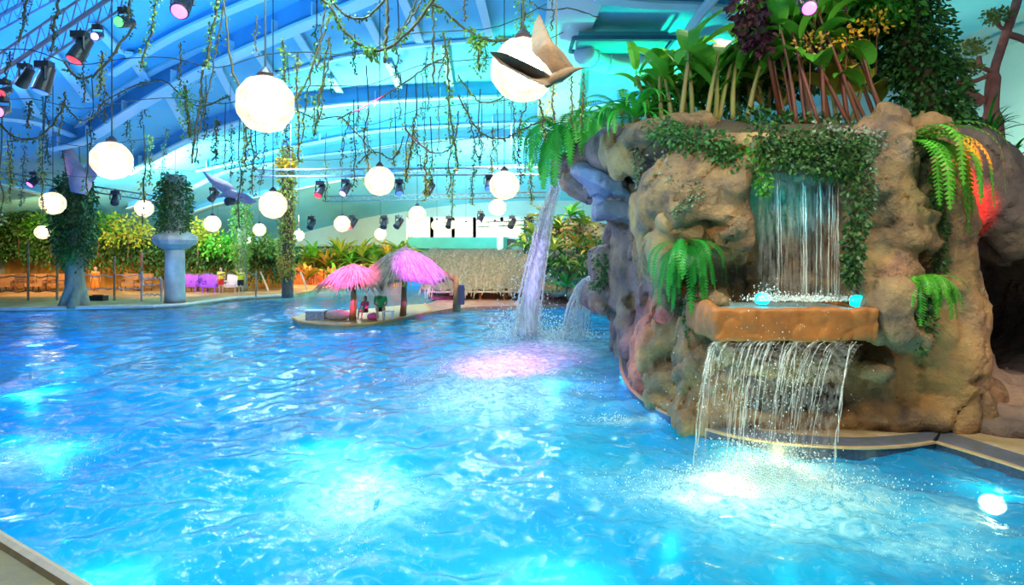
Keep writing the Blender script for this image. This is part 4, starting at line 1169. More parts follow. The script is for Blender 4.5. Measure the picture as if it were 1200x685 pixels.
def stage_light(px, py, Y, aim, s, col, label, top=None):
    """moving-head lamp: clamp, yoke, drum housing, lens"""
    c = P(px, py, Y); ax = Vector(aim).normalized(); t = thing('stage_light', c, label, 'stage light')
    side = ax.cross(Vector((0, 0, 1))); side = side.normalized() if side.length > .1 else Vector((1, 0, 0))
    MB().lathe(c - ax * s * .9, [(.20 * s, 0), (.34 * s, .08 * s), (.36 * s, .5 * s), (.42 * s, .9 * s), (.45 * s, 1.5 * s), (.40 * s, 1.55 * s)], 18, axis=ax).build('housing', M_DARK, t, smooth=False); hs_ = t.children[0]
    cc, st = LENSC[col]
    MB().lathe(c + ax * s * .62, [(.38 * s, 0), (.36 * s, .06 * s), (.2 * s, .13 * s), (.03 * s, .15 * s)], 18, axis=ax).build('lens', glow('lens_' + col, cc, st), hs_, smooth=True)
    up = Vector((0, 0, 1))
    yk = [c + side * .52 * s, c + side * .52 * s + up * .7 * s, c - side * .52 * s + up * .7 * s, c - side * .52 * s]
    MB().tube(yk, .07 * s, 6).build('yoke', M_DARK, t)
    MB().box(c + up * .9 * s, (.8 * s, .5 * s, .36 * s)).build('base', M_DARK, t)
    tz = top if top is not None else c.z + 1.3 * s
    MB().tube([c + up * 1.0 * s, (c.x, c.y, tz)], .05 * s, 6).build('clamp', M_DARK, t)
    SPOTS.append((c + ax * s * 1.1, ax, col)); return t


stage_light(94, 60, 11.5, (-.3, -.4, -1), .34, 'red', 'dark stage light hanging from the top left truss, third from the left, pointing down')
stage_light(52, 95, 11.5, (-.2, -.2, -1), .34, 'blue', 'dark stage light with a blue and red glint hanging lowest under the top left truss')
stage_light(29, 92, 11.8, (-.6, 0, -1), .26, 'off', 'narrow unlit dark stage light left of the lowest one under the top left truss')
stage_light(5, 108, 11.5, (.2, -.9, -.5), .22, 'red', 'stage light with a red lens at the left edge')
stage_light(2, 130, 11.0, (.3, -.9, -.3), .24, 'magenta', 'stage light with a pink lens just below the red one at the left edge')
stage_light(214, 6, 11.0, (.1, -.7, -.8), .36, 'magenta', 'magenta stage light at the top edge, brightest of the upper left lights')
stage_light(146, 26, 12, (-.1, -.9, -.3), .26, 'green', 'green-glowing stage light near the top left')
stage_light(114, 42, 12, (.2, -.9, -.4), .2, 'violet', 'violet stage light left below the green one')
stage_light(946, 6, 10.2, (-.2, -.8, -.6), .30, 'magenta', 'pinkish white spotlight at the top edge above the red canes')
stage_light(271, 236, 24, (-.3, -.9, -.1), .36, 'off', 'round black unlit lamp beside the winged figure in the middle left')
for i, (a, b, Y, cname, lab) in enumerate((
        (375, 224, 27, 'red', 'small spotlight under the long truss, first right of the tall vine-wrapped pillar'), (405, 222, 27, 'violet', 'small violet spotlight under the long truss left of the middle globe lamp'),
        (468, 222, 27, 'blue', 'small blue spotlight under the long truss right of the middle globe lamp'), (503, 222, 27, 'off', 'dark unlit spotlight under the long truss, right of the blue one'),
        (573, 216, 27, 'blue', 'small blue spotlight near the right end of the long truss'), (365, 263, 33, 'off', 'tiny dark spotlight above the garden right of the tall pillar'),
        (413, 262, 33, 'red', 'tiny dark red spotlight right beside a small globe lamp above the garden'), (450, 262, 33, 'off', 'tiny dark spotlight above the thatched umbrella top'),
        (467, 262, 33, 'off', 'tiny dark spotlight right of the thatched umbrella top'), (526, 262, 36, 'off', 'tiny dark spotlight in front of the second far window'),
        (563, 256, 36, 'violet', 'tiny violet spotlight in front of the right far windows'), (600, 262, 34, 'off', 'tiny dark spotlight left of the spout waterfall on the low truss'),
        (621, 261, 34, 'magenta', 'tiny pink spotlight behind the spout waterfall'), (135, 234, 30, 'off', 'small dark spotlight on the sloping truss right of the left pillar'),
        (40, 212, 30, 'magenta', 'small pink spotlight on the sloping truss left of the left pillar'), (250, 230, 31, 'off', 'small dark spotlight left below the winged figure in the middle left'))):
    stage_light(a, b, Y, (RNG.uniform(-.5, .5), -.7, -.8), .42, cname, lab)


# ================================================================ winged figures
M_WING = mat('winged_skin', (.20, .145, .10), (.12, .09, .07), 5, .7, .4)
M_WINGP = mat('winged_skin_mauve', (.50, .36, .42), (.40, .30, .36), 5, .7, .3)


def slab(poly, Y, th, bend, name, m, t):
    """wing with thickness: membrane swelling in the middle, swept back towards the tip"""
    n = len(poly); cx = sum(p[0] for p in poly) / n; cyy = sum(p[1] for p in poly) / n
    v = []; f = []
    cen = P(cx, cyy, Y)
    rings = [1.0, .8, .4]
    for sgn in (-1, 1):
        o = len(v)
        for k, sc in enumerate(rings):
            for j, p in enumerate(poly):
                x = cx + (p[0] - cx) * sc; y = cyy + (p[1] - cyy) * sc
                q = P(x, y, Y); q.y += sgn * th * (0, .7, 1)[k] + bend * (p[2] if len(p) > 2 else 0) * sc; v.append(q)
        v.append(cen + Vector((0, sgn * th * 1.1, 0)))
        for k in range(2):
            for j in range(n): f.append((o + k * n + j, o + k * n + (j + 1) % n, o + (k + 1) * n + (j + 1) % n, o + (k + 1) * n + j))
        for j in range(n): f.append((o + 2 * n + j, o + 2 * n + (j + 1) % n, o + 3 * n))
    return MB().add(v, f).build(name, m, t, smooth=True)


def creature(label, Y, wings, body, m, beak=None, th=.05, hang=None):
    c = P(*body[0][:2], Y); t = thing('winged_figure', c, label, 'sculpture')
    for w_ in wings:
        slab(w_, Y, th, .5, 'wing', m, t)
    pts = smooth_path([P(a, b, Y) for a, b, r in body], 4); k = len(pts)
    rad = np.interp(np.linspace(0, len(body) - 1, k), range(len(body)), [r / F * Y for a, b, r in body])
    MB().tube(pts, list(rad), 10).build('body', m, t, smooth=True)
    if beak:
        MB().tube([P(a, b, Y) for a, b, r in beak], [r / F * Y for a, b, r in beak], 8).build('beak', m, t, smooth=True)
    if hang:
        MB().tube([P(hang[0], hang[1], Y), P(hang[0], hang[1], Y) + Vector((0, 0, 4))], .008, 5).build('wire', M_CABLE, t)
    return t


creature('brown winged flying figure hanging in front of the huge globe lamp', 7.0,
         [[(634, -4, 1), (627, 12, .9), (624, 32, .6), (624, 56, .3), (628, 62, .2), (640, 74, .1), (648, 88, 0), (656, 94, 0), (668, 84, 0), (673, 79, 0), (664, 64, .1), (654, 50, .3), (651, 46, .4), (645, 30, .6), (642, 18, .8), (637, 2, 1)],
          [(575, 77, -1), (586, 86, -.8), (598, 91, -.7), (612, 94, -.5), (624, 100, -.4), (638, 103, -.2), (648, 98, 0), (650, 92, 0), (636, 86, -.2), (616, 81, -.5), (600, 77, -.7), (588, 76, -.9)]],
         [(640, 102, 2), (648, 93, 6), (658, 88, 7), (668, 83, 5), (674, 81, 2)], M_WING, [(672, 82, 3), (680, 80, 1.5), (686, 79.5, .4)], .05, (652, 60))
creature('mauve winged figure with raised wings on top of the leafy left pillar', 27.0,
         [[(67, 157, 1), (74, 164, .8), (84, 178, .5), (93, 192, .2), (103, 202, 0), (106, 214, 0), (90, 216, 0), (80, 210, .1), (75, 196, .3), (71, 180, .6), (67, 166, .9)],
          [(137, 172, -1), (124, 176, -.8), (112, 184, -.5), (102, 194, -.2), (94, 206, 0), (98, 216, 0), (110, 212, 0), (118, 200, -.3), (124, 190, -.5), (132, 182, -.8)]],
         [(90, 196, 4), (94, 206, 11), (94, 216, 12), (92, 226, 8)], M_WINGP, None, .15)
creature('pinkish winged figure gliding left of the purple-tinted globe lamp', 24.0,
         [[(229, 198, 1), (240, 203, .8), (254, 208, .6), (268, 214, .3), (276, 222, 0), (274, 232, 0), (264, 228, .2), (250, 220, .5), (238, 210, .8)],
          [(308, 238, -1), (298, 231, -.8), (288, 226, -.5), (276, 224, 0), (272, 230, 0), (282, 236, -.3), (296, 240, -.7)]],
         [(262, 228, 3), (271, 227, 6), (280, 230, 4), (288, 234, 2)], M_WINGP, [(262, 228, 3), (254, 231, .8)], .12, (270, 215))

# ================================================================ hanging vines
M_VSTEM = mat('vine_stem', (.05, .045, .02), (.09, .06, .03), 6, .8)
M_VLEAF = mat('vine_leaf', (.04, .20, .03), (.25, .40, .06), rough=.5, trans=.25, island=True)
M_VLEAFO = mat('vine_leaf_autumn', (.45, .30, .05), (.30, .40, .05), rough=.5, trans=.25, island=True)
M_VLEAFT = mat('vine_leaf_dark', (.03, .07, .04), (.12, .16, .05), rough=.5, trans=.2, island=True)
NV = [0]


def vine(pts, Y, th, dens, leaf, label, m=None, rad=.10, name='hanging_vine', Y2=None, tuft=None):
    NV[0] += 1; n = len(pts)
    pp = [P(a, b, Y + ((Y2 or Y) - Y) * i / (n - 1)) for i, (a, b) in enumerate(pts)]
    sp = smooth_path(pp, 5)
    rr = random.Random(NV[0]); sp = [p + Vector((rr.uniform(-1, 1), rr.uniform(-1, 1), rr.uniform(-.5, .5))) * .02 * Y / 12 for p in sp]
    t = thing(name, sp[0], label, 'vine')
    MB().tube(sp, [th * rr.uniform(.8, 1.2) for _ in sp], 6).build('stem', M_VSTEM, t, smooth=True)
    L_ = sum((sp[i + 1] - sp[i]).length for i in range(len(sp) - 1))
    if dens: scatter_leaves(sp, rad, max(8, int(L_ * dens)), leaf, m or M_VLEAF, 'leaves', t, NV[0])
    if tuft:
        for (k, n_, r_) in tuft:
            p = sp[int(k * (len(sp) - 1))]; scatter_leaves([p, p + Vector((0, 0, -r_))], r_, n_, leaf * 1.2, m or M_VLEAF, 'leaf_tuft', t, NV[0] + 99)
    return t


D_ = M_VLEAFT; O_ = M_VLEAFO
# swags
vine([(372, -10), (388, 10), (402, 34), (425, 54), (450, 58), (478, 38), (505, 4), (510, -10)], 8.5, .022, 60, .07, 'deep leafy swag of vine at the top centre left', rad=.08, name='vine_swag', tuft=[(.5, 60, .08)])
vine([(380, -12), (398, 12), (420, 22), (440, 12), (458, -12)], 8.2, .016, 40, .06, 'short shallow vine swag nested above the deep leafy swag', D_, .05, name='vine_swag')
vine([(505, 2), (520, 12), (545, 34), (572, 47), (604, 46), (640, 38)], 9, .020, 55, .07, 'leafy vine swag ending behind the huge globe lamp', rad=.08, name='vine_swag', tuft=[(.55, 80, .12)])
vine([(290, 150), (330, 128), (352, 108), (372, 60), (386, 20), (392, -10)], 10, .016, 26, .06, 'thin vine climbing from the largest globe lamp to the top edge', rad=.05)
vine([(395, 140), (440, 118), (480, 92), (500, 78), (520, 68)], 11, .014, 22, .05, 'thin sloping vine rope crossing the middle of the roof', D_, .04)
vine([(76, 72), (84, 86), (96, 92), (112, 86), (128, 72), (146, 44), (158, 28)], 10, .020, 34, .06, 'dark vine swag hanging under the top left truss', D_, .06, name='vine_swag')
vine([(262, -10), (266, 30), (272, 78), (284, 108), (296, 128), (304, 140)], 9, .016, 16, .05, 'long thin cable-like vine curving down onto the largest globe lamp', D_, .03)
vine([(-5, 140), (14, 158), (34, 163), (54, 154), (72, 130), (76, 108)], 12, .018, 40, .07, 'vine swag below the pink light at the left edge', D_, .06, name='vine_swag')
vine([(72, 118), (92, 140), (110, 136), (122, 120), (150, 104), (190, 94), (230, 124), (270, 112)], 13, .016, 30, .06, 'long wavy vine rope from the top left lights towards the largest globe lamp', D_, .05, name='vine_swag')
vine([(474, 150), (490, 168), (508, 179), (524, 176), (534, 160), (537, 130)], 12, .016, 26, .06, 'shallow vine swag left of the long hanging leafy rope', D_, .05, name='vine_swag')
vine([(537, 112), (556, 146), (572, 160), (590, 162), (612, 152), (640, 140)], 12, .016, 26, .06, 'shallow vine swag below the huge globe lamp', D_, .05, name='vine_swag')
vine([(537, 88), (556, 114), (572, 120), (592, 112), (604, 100)], 11, .014, 40, .06, 'short leafy swag touching the underside of the huge globe lamp', rad=.06, name='vine_swag')
vine([(420, 190), (440, 178), (460, 186), (474, 160)], 15, .014, 24, .06, 'small vine loop above the middle globe lamp', D_, .05, name='vine_swag')
vine([(350, 130), (372, 140), (398, 137), (420, 158), (440, 180)], 14, .014, 34, .07, 'wavy vine between the tall vine-wrapped pillar and the middle globe lamp', O_, .07, name='vine_swag')
vine([(620, 0), (632, 10), (648, 12), (670, 10), (700, 20)], 10, .010, 0, .05, 'thin bare wire crossing the white roof panel', name='hanging_wire')
# long danglers
DL = [
    (455, -10, 452, 74, 9, .028, 14, D_, 'thick straight hanging root in front of the deep leafy swag'),
    (505, -10, 508, 100, 9, .016, 30, M_VLEAF, 'straight hanging root with a green leafy tip right of the deep swag'),
    (520, 38, 536, 200, 10, .018, 120, M_VLEAF, 'long thick leafy rope hanging in the middle of the roof'),
    (528, 44, 514, 90, 10, .012, 30, M_VLEAF, 'short thin vine beside the top of the long leafy rope'),
    (545, -10, 545, 24, 9, .014, 20, D_, 'short hanging vine at the top edge right of the deep swag'),
    (382, -10, 372, 80, 9, .012, 14, D_, 'thin vine hanging left of the deep leafy swag'),
    (500, -10, 466, 46, 8.8, .012, 8, D_, 'thin slanting vine crossing behind the deep swag'),
    (495, -10, 460, 52, 9.4, .012, 8, D_, 'second thin slanting vine behind the deep swag'),
    (186, -10, 166, 80, 9, .016, 120, M_VLEAF, 'leafy vine rope slanting down left of the magenta light'),
    (258, -10, 240, 78, 9, .018, 130, M_VLEAF, 'thick leafy rope slanting down right of the magenta light'),
    (265, -10, 228, 190, 10, .012, 26, D_, 'long thin dark vine slanting down to the blue-lit pillar'),
    (240, 72, 224, 192, 11, .018, 30, D_, 'thin dark vine hanging above the blue-lit pillar'),
    (218, 100, 222, 160, 12, .03, 230, M_VLEAF, 'bushy green hanging plant rope with a pink bloom left of the largest globe lamp'),
    (212, 50, 210, 100, 11, .012, 40, D_, 'short thin vine above the bushy hanging rope'),
    (98, 55, 98, 120, 11, .014, 30, D_, 'thin vine hanging beside the stage lights in the upper left'),
    (120, 60, 116, 110, 11, .018, 120, O_, 'short rusty leafy vine right of the stage lights'),
    (122, 100, 122, 144, 12, .012, 30, D_, 'short wispy vine below the rusty leafy vine'),
    (76, 118, 70, 158, 13, .014, 30, D_, 'thin vine hanging onto the winged figure of the left pillar'),
    (36, 118, 32, 150, 12, .02, 60, D_, 'short dark vine under the lowest stage light'),
    (8, 160, 14, 215, 14, .014, 60, O_, 'short leafy vine at the left edge below the swag'),
    (28, 170, 26, 240, 18, .014, 60, D_, 'long thin vine near the left edge'),
    (46, 168, 52, 250, 20, .014, 60, O_, 'thin yellowish vine left of the left pillar'),
    (176, 158, 176, 215, 16, .016, 110, O_, 'yellow-green leafy vine between the left pillar and the blue-lit pillar'),
    (196, 150, 190, 205, 16, .012, 60, D_, 'wispy dark vine left of the blue-lit pillar'),
    (152, 140, 154, 200, 16, .012, 30, D_, 'bare thin vine right of the big left globe lamp'),
    (254, 140, 252, 190, 13, .015, 150, D_, 'dark rusty leaf bundle hanging left of the purple-tinted globe lamp'),
    (290, 145, 288, 195, 14, .02, 120, O_, 'orange-flecked leafy vine below the largest globe lamp'),
    (272, 150, 270, 205, 15, .012, 60, D_, 'thin vine left of the orange-flecked vine below the largest globe'),
    (312, 150, 306, 215, 16, .012, 50, D_, 'thin vine just left of the tall vine-wrapped pillar'),
    (332, 46, 334, 96, 10, .016, 130, M_VLEAF, 'short leafy tassel right above the largest globe lamp'),
    (348, 62, 350, 190, 11, .016, 110, M_VLEAFO, 'thick mossy rope hanging right of the largest globe lamp'),
    (366, 80, 352, 170, 11, .014, 40, M_VLEAF, 'thin vine beside the thick mossy rope'),
    (386, 44, 368, 160, 11, .018, 90, M_VLEAF, 'leafy vine slanting down right of the thick mossy rope'),
    (388, 50, 374, 140, 10.4, .010, 20, D_, 'wispy vine right of the slanting leafy vine'),
    (412, 130, 398, 195, 15, .012, 40, D_, 'thin vine hanging over the garden right of the tall pillar'),
    (426, 140, 430, 185, 15, .012, 30, D_, 'thin vine left above the middle globe lamp'),
    (484, 146, 476, 212, 14, .02, 90, M_VLEAFO, 'yellowish leafy vine right above the middle globe lamp'),
    (484, 146, 494, 200, 14.5, .012, 40, D_, 'thin vine fanning right from the yellowish leafy vine'),
    (500, 170, 498, 235, 17, .02, 80, O_, 'thin leafy vine right of the middle globe lamp'),
    (545, 120, 562, 190, 13, .014, 40, D_, 'thin vine slanting right from the long leafy rope'),
    (563, 50, 561, 82, 9.5, .02, 240, M_VLEAF, 'short bright green tassel hanging left of the huge globe lamp'),
    (614, -5, 612, 48, 9, .02, 200, M_VLEAF, 'leafy tassel on top of the huge globe lamp'),
    (600, 118, 604, 190, 12, .012, 40, M_VLEAF, 'thin green vine hanging below the huge globe lamp'),
    (616, 118, 608, 160, 11, .012, 40, M_VLEAF, 'short thin vine in the middle under the huge globe lamp'),
    (632, 116, 640, 165, 11, .018, 50, M_VLEAFO, 'yellow-green vine under the right of the huge globe lamp'),
    (649, 98, 649, 140, 8, .014, 60, M_VLEAFO, 'short vine hanging from the brown winged figure'),
    (670, 90, 670, 150, 9, .012, 40, M_VLEAF, 'straight green vine right of the brown winged figure'),
    (684, 86, 682, 150, 9, .014, 60, M_VLEAF, 'second straight green vine right of the brown winged figure'),
    (648, -10, 648, 34, 9, .010, 8, D_, 'short thin vine in front of the white roof panel'),
    (578, 150, 576, 205, 18, .016, 80, O_, 'leafy vine hanging above the globe lamp left of the stone spout'),
    (556, 170, 554, 240, 20, .016, 80, M_VLEAF, 'thin green vine left of the pair of globe lamps by the spout'),
    (621, 150, 622, 235, 20, .016, 90, O_, 'thin leafy vine in front of the spout fern'),
    (605, 150, 610, 215, 20, .014, 60, D_, 'dark thin vine right of the pair of globe lamps by the spout'),
    (300, 18, 300, 60, 10, .012, 30, D_, 'short thin vine above the largest globe lamp'),
    (152, -10, 150, 22, 10, .02, 60, D_, 'short dark vine above the green stage light'),
    (70, -10, 60, 60, 10, .02, 90, D_, 'dark tangled vine hanging across the top left truss'),
    (34, -10, 22, 50, 10, .018, 80, D_, 'dark leafy vine at the top left corner'),
    (12, 60, 6, 96, 11, .014, 50, D_, 'short vine above the red light at the left edge')]
for (a, b, c, d, Y, th, dens, m, lab) in DL:
    rr = random.Random(a * 7 + d); n = 5
    pts = [(a + (c - a) * k / n + rr.uniform(-1.6, 1.6) * (0 < k < n), b + (d - b) * k / n) for k in range(n + 1)]
    vine(pts, Y, th, dens, .055 * (Y / 10) ** .6, lab, m, rad=.045 + th * 1.2 + (.09 if dens >= 200 else 0))
# the rest of the vine tangle, higher and further off
BG = []
rr = random.Random(77)
for k in range(60):
    x = rr.uniform(0, 620); y = rr.uniform(95, 200) if rr.random() < .8 else rr.uniform(10, 60); BG.append((x, y, rr.uniform(16, 30), rr.uniform(.6, 2.4)))
t0_ = None
for k, (x, y, Y, L_) in enumerate(BG):
    c = P(x, y, Y); c.z = min(c.z, S(c.x, c.y) - .3); m = (D_, D_, O_, M_VLEAF)[k % 4]
    t = thing('hanging_vine', c, 'thin wispy vine hanging among many others under the blue roof', 'vine', 'wispy background vines under the roof')
    q = [c + Vector((rr.uniform(-.08, .08), 0, -L_ * i / 5)) for i in range(6)]
    MB().tube(smooth_path([Vector((c.x, c.y, min(S(c.x, c.y), c.z + 1.2)))] + q, 3), .018, 5).build('stem', M_VSTEM, t)
    scatter_leaves(q, .10, int(L_ * 45), .10, m, 'leaves', t, k)
# net of thin ropes that carries the vines
for k, (a, b, Ya, Yb) in enumerate((((-20, 60), (640, 12), 11, 11), ((-20, 120), (660, 44), 13, 13), ((-10, 168), (660, 100), 17, 17), ((0, 205), (600, 150), 22, 22))):
    A_, B_ = P(a[0], a[1], Ya), P(b[0], b[1], Yb); pts = [A_.lerp(B_, i / 12) + Vector((0, 0, -.5 * math.sin(PI * i / 12) + .12 * math.sin(i * 2.2))) for i in range(13)]
    o = MB().tube(smooth_path(pts, 3), .010, 5).build('support_rope', M_CABLE, smooth=True)
    tag(o, ('thin support rope, nearest and highest of four crossing the roof', 'second highest thin support rope crossing the roof', 'third thin support rope crossing the roof', 'lowest and farthest thin support rope crossing the roof')[k], 'rope')
# ================================================================ people
M_SKIN = mat('skin', (.62, .38, .26), (.55, .33, .22), 6, .55)
M_HAIR = mat('hair_dark', (.03, .02, .015), None, 10, .6)


def person(px, py, Y, rz, label, top, legs, hair=None, pose='stand', arm=0, H=1.7, z0=None, extra=None):
    """one continuous body from a distance field; clothes and hair are separate parts"""
    base = P(px, py, Y)
    if z0 is not None: base.z = z0
    t = thing('person', base, label, 'person')
    k = H / 1.7
    J = dict(pel=(0, 0, .92), che=(0, 0, 1.28), nec=(0, .0, 1.44), hd=(0, -.02, 1.58))
    sit = pose == 'sit'; dz = -.50 if sit else 0
    def q(x, y, z): return (x, y, z + dz)
    h = .019
    s = SDF((-.62, -.75, -.08), (.62, .45, 2.05 + dz), h)
    hips = [(-.10, 0), (.10, 0)]
    s.ell(q(0, 0, .93), (.165, .11, .13), .05); s.ell(q(0, 0, 1.10), (.135, .095, .16), .06); s.ell(q(0, 0, 1.28), (.175, .11, .17), .06)
    s.cap(q(-.15, 0, 1.38), q(.15, 0, 1.38), .055, .055, .05)
    s.cap(q(0, .01, 1.38), q(0, 0, 1.50), .055, .05, .03)
    s.ell(q(0, -.01, 1.60), (.078, .095, .115), .02); s.ell(q(0, -.105, 1.585), (.014, .022, .022), .012)
    s.ell(q(-.08, 0, 1.59), (.012, .02, .03), .01); s.ell(q(.08, 0, 1.59), (.012, .02, .03), .01)
    s.ell(q(0, -.100, 1.545), (.022, .012, .008), .006)
    for i, sx in enumerate((-1, 1)):
        x = sx * .095
        if sit:
            kn = (x * 1.3, -.42, .93 + dz); an = (x * 1.2, -.50, .52 + dz + .06)
            if an[2] < .04: an = (an[0], an[1], .06)
        else:
            kn = (x * 1.05, -.015, .49); an = (x * 1.1, .02, .09)
        hp = q(x, 0, .88)
        s.cap(hp, kn, .082, .055, .04); s.cap(kn, an, .056, .036, .03); s.cap((an[0], an[1] + .03, an[2] - .05), (an[0] + sx * .02, an[1] - .15, an[2] - .06), .035, .03, .03)
        sh = q(sx * .185, 0, 1.37)
        if arm == sx or arm == 2: el = q(sx * .30, -.08, 1.58); wr = q(sx * .24, -.12, 1.82)
        elif sit: el = q(sx * .25, -.06, 1.12); wr = q(sx * .14, -.28, 1.02)
        else: el = q(sx * .245, .02, 1.10); wr = q(sx * .26, -.06, .86)
        s.cap(sh, el, .046, .037, .03); s.cap(el, wr, .036, .027, .02)
        d = (Vector(wr) - Vector(el)).normalized(); pl = Vector(wr) + d * .06; s.ell(tuple(pl), (.030, .034, .045), .02)
        for fi in range(4):
            o = Vector((0, (fi - 1.5) * .019, 0)); s.cap(tuple(pl + o + d * .02), tuple(pl + o + d * (.085, .10, .095, .07)[fi] + Vector((-sx * .012, 0, 0))), .0115, .0105, .006)
        s.cap(tuple(pl), tuple(pl + d * .03 + Vector((0, -.055, 0))), .012, .011, .008)
    body = s.mesh('body', M_SKIN, t)
    def cloth(nm, m, fn):
        c = SDF((-.62, -.62, .0), (.62, .45, 2.0 + dz), .024); fn(c); return c.mesh(nm, m, t)
    def shirt(c):
        c.ell(q(0, 0, 1.0), (.175, .125, .14), .05); c.ell(q(0, 0, 1.12), (.15, .115, .17), .06); c.ell(q(0, 0, 1.28), (.19, .125, .17), .05)
        for sx in (-1, 1):
            sh = q(sx * .185, 0, 1.37); el = q(sx * .30, -.08, 1.58) if (arm == sx or arm == 2) else (q(sx * .25, -.06, 1.12) if sit else q(sx * .245, .02, 1.10))
            mid = tuple((Vector(sh) * .45 + Vector(el) * .55)); c.cap(sh, mid, .066, .062, .04)
    def shorts(c):
        c.ell(q(0, 0, .92), (.18, .13, .12), .05)
        for sx in (-1, 1):
            kn = (sx * .12, -.42, .93 + dz) if sit else (sx * .10, -.015, .49)
            hp = q(sx * .095, 0, .88); mid = tuple(Vector(hp) * .4 + Vector(kn) * .6); c.cap(hp, mid, .098, .085, .04)
    def dress(c):
        c.cap(q(0, 0, 1.05), q(0, 0, .42), .16, .21, .06)
    objs = [body]
    if top: objs.append(cloth('shirt', top, shirt))
    if legs == 'dress': objs.append(cloth('skirt', top, dress))
    elif legs: objs.append(cloth('shorts', legs, shorts))
    def hairf(c):
        c.ell(q(0, .02, 1.635), (.088, .098, .095), .02); c.ell(q(0, .07, 1.56), (.075, .05, .10), .03); c.box(q(0, -.13, 1.57), (.09, .07, .065), .02, .02, True)
    objs.append(cloth('hair', hair or M_HAIR, hairf))
    for o in objs:
        o.matrix_parent_inverse = Matrix.Identity(4)
    t.rotation_euler.z = rz; t.scale = (k, k, k)
    return t


YEL = mat('shirt_yellow', (.95, .75, .02), None, 4, .7); RED = mat('shorts_red', (.75, .03, .02), None, 4, .7); BLK = mat('cloth_black', (.02, .02, .025), None, 4, .7)
ORG = mat('dress_orange', (.95, .25, .02), None, 4, .7); GRN = mat('shirt_green', (.02, .45, .08), None, 4, .7); PNK = mat('cloth_pink', (.90, .12, .35), None, 4, .7)
person(259, 343, 39.5, 0, 'person in yellow shirt and red shorts standing on the left deck beside purple chairs', YEL, RED, z0=.12)
person(282, 343, 38.5, .3, 'person in yellow shirt and black shorts with one arm raised on the left deck', YEL, BLK, arm=-1, z0=.12)
person(112, 342, 40, .4, 'person in a long orange garment standing on the deck right of the left pillar', ORG, 'dress', hair=mat('hair_pale', (.75, .65, .5), None, 8, .6), z0=.12)
person(428, 371, 25.4, -.4, 'small seated person with bare shoulders on the island under the thatched umbrellas', PNK, BLK, pose='sit', H=1.25, z0=.16)
person(446, 371, 25.0, .2, 'seated dark-haired person in a green shirt on the island between the umbrella posts', GRN, BLK, pose='sit', H=1.7, z0=.16)

# ================================================================ leafy pillars
M_TRUNKG = mat('pillar_grey', (.30, .30, .20), (.16, .18, .12), 2.5, .7, .5, stretch=(3, 3, .7))
M_PILB = mat('pillar_plaster', (.46, .46, .42), (.30, .32, .30), 2, .6, .3)


def pillar(px, ytop, ybot, Y, r, label, m, leafm, y_leaf, rad, n, seed, twist=False, cap=None, leafs=.16):
    b = P(px, ybot, Y); t = thing('leafy_pillar', b, label, 'pillar'); top = P(px, ytop, Y)
    if twist:
        s = SDF((b.x - 1.1, Y - 1.0, b.z - .1), (b.x + 1.1, Y + 1.0, b.z + 3.6), .09)
        for j in range(5):
            a0 = j * 1.256; p0 = (b.x + .55 * math.cos(a0), Y + .5 * math.sin(a0), b.z - .1); p1 = (b.x + .22 * math.cos(a0 + .9), Y + .22 * math.sin(a0 + .9), b.z + 1.2); p2 = (b.x + .25 * math.cos(a0 + 1.6), Y + .25 * math.sin(a0 + 1.6), b.z + 3.5)
            s.cap(p0, p1, .24, .22, .1); s.cap(p1, p2, .22, .2, .1)
        s.mesh('root_trunk', m, t)
        MB().tube([b + Vector((0, 0, 3.2)), top], r * .8, 12).build('trunk', m, t, smooth=True)
    else:
        MB().lathe(b, [(r * 1.05, -.1), (r, .3), (r * .92, (top.z - b.z) * .5), (r, top.z - b.z)], 18).build('trunk', m, t, smooth=True)
    if cap:
        c = P(px, cap, Y); MB().lathe(c + Vector((0, 0, -.45)), [(r * 1.1, 0), (r * 1.9, .25), (r * 2.2, .5), (r * 2.1, .7), (r * 1.2, .95)], 14).build('capital', M_PILB, t)
    lp = [P(px, y, Y) + Vector((0, -.1, 0)) for y in y_leaf]
    scatter_leaves(lp, rad, n, leafs, leafm, 'foliage', t, seed)
    return t


pillar(88, 214, 360, 30.5, .5, 'grey twisted trunk-like pillar wrapped in leaves at the left, winged figure on top', M_TRUNKG, M_IVY, (215, 240, 270, 302), [.8, 1.1, 1.1, .8], 7500, 51, True)
pillar(205, 205, 352, 32, .5, 'pale blue-lit pillar with a leafy upper half and a flared grey capital', M_PILB, M_IVY, (212, 228, 250, 272), [.6, .95, .95, .8], 4600, 52, cap=282)
pillar(284, 235, 341, 41.5, .33, 'slim leafy pillar below the pinkish winged figure', M_TRUNKG, M_VLEAF, (238, 260, 290, 316), [.6, .78, .72, .45], 2600, 53)
pillar(337, 172, 346, 29, .26, 'tall slim vine-wrapped pillar with orange blooms on top and pink light below', M_BARK, M_VLEAFO, (178, 205, 250, 300, 325), [.4, .46, .46, .4, .3], 3000, 54)
c = P(335, 193, 28.6); t = thing('bloom_bunch', c, 'bunch of orange blooms near the top of the tall vine-wrapped pillar', 'flowers')
scatter_leaves([c - Vector((.4, 0, 0)), c + Vector((.4, 0, 0))], .25, 200, .14, M_BLOOM, 'petals', t, 4, .1, .9); MB().tube([c - Vector((0, 0, .9)), c], .02, 5).build('stem', M_STEMG, t)

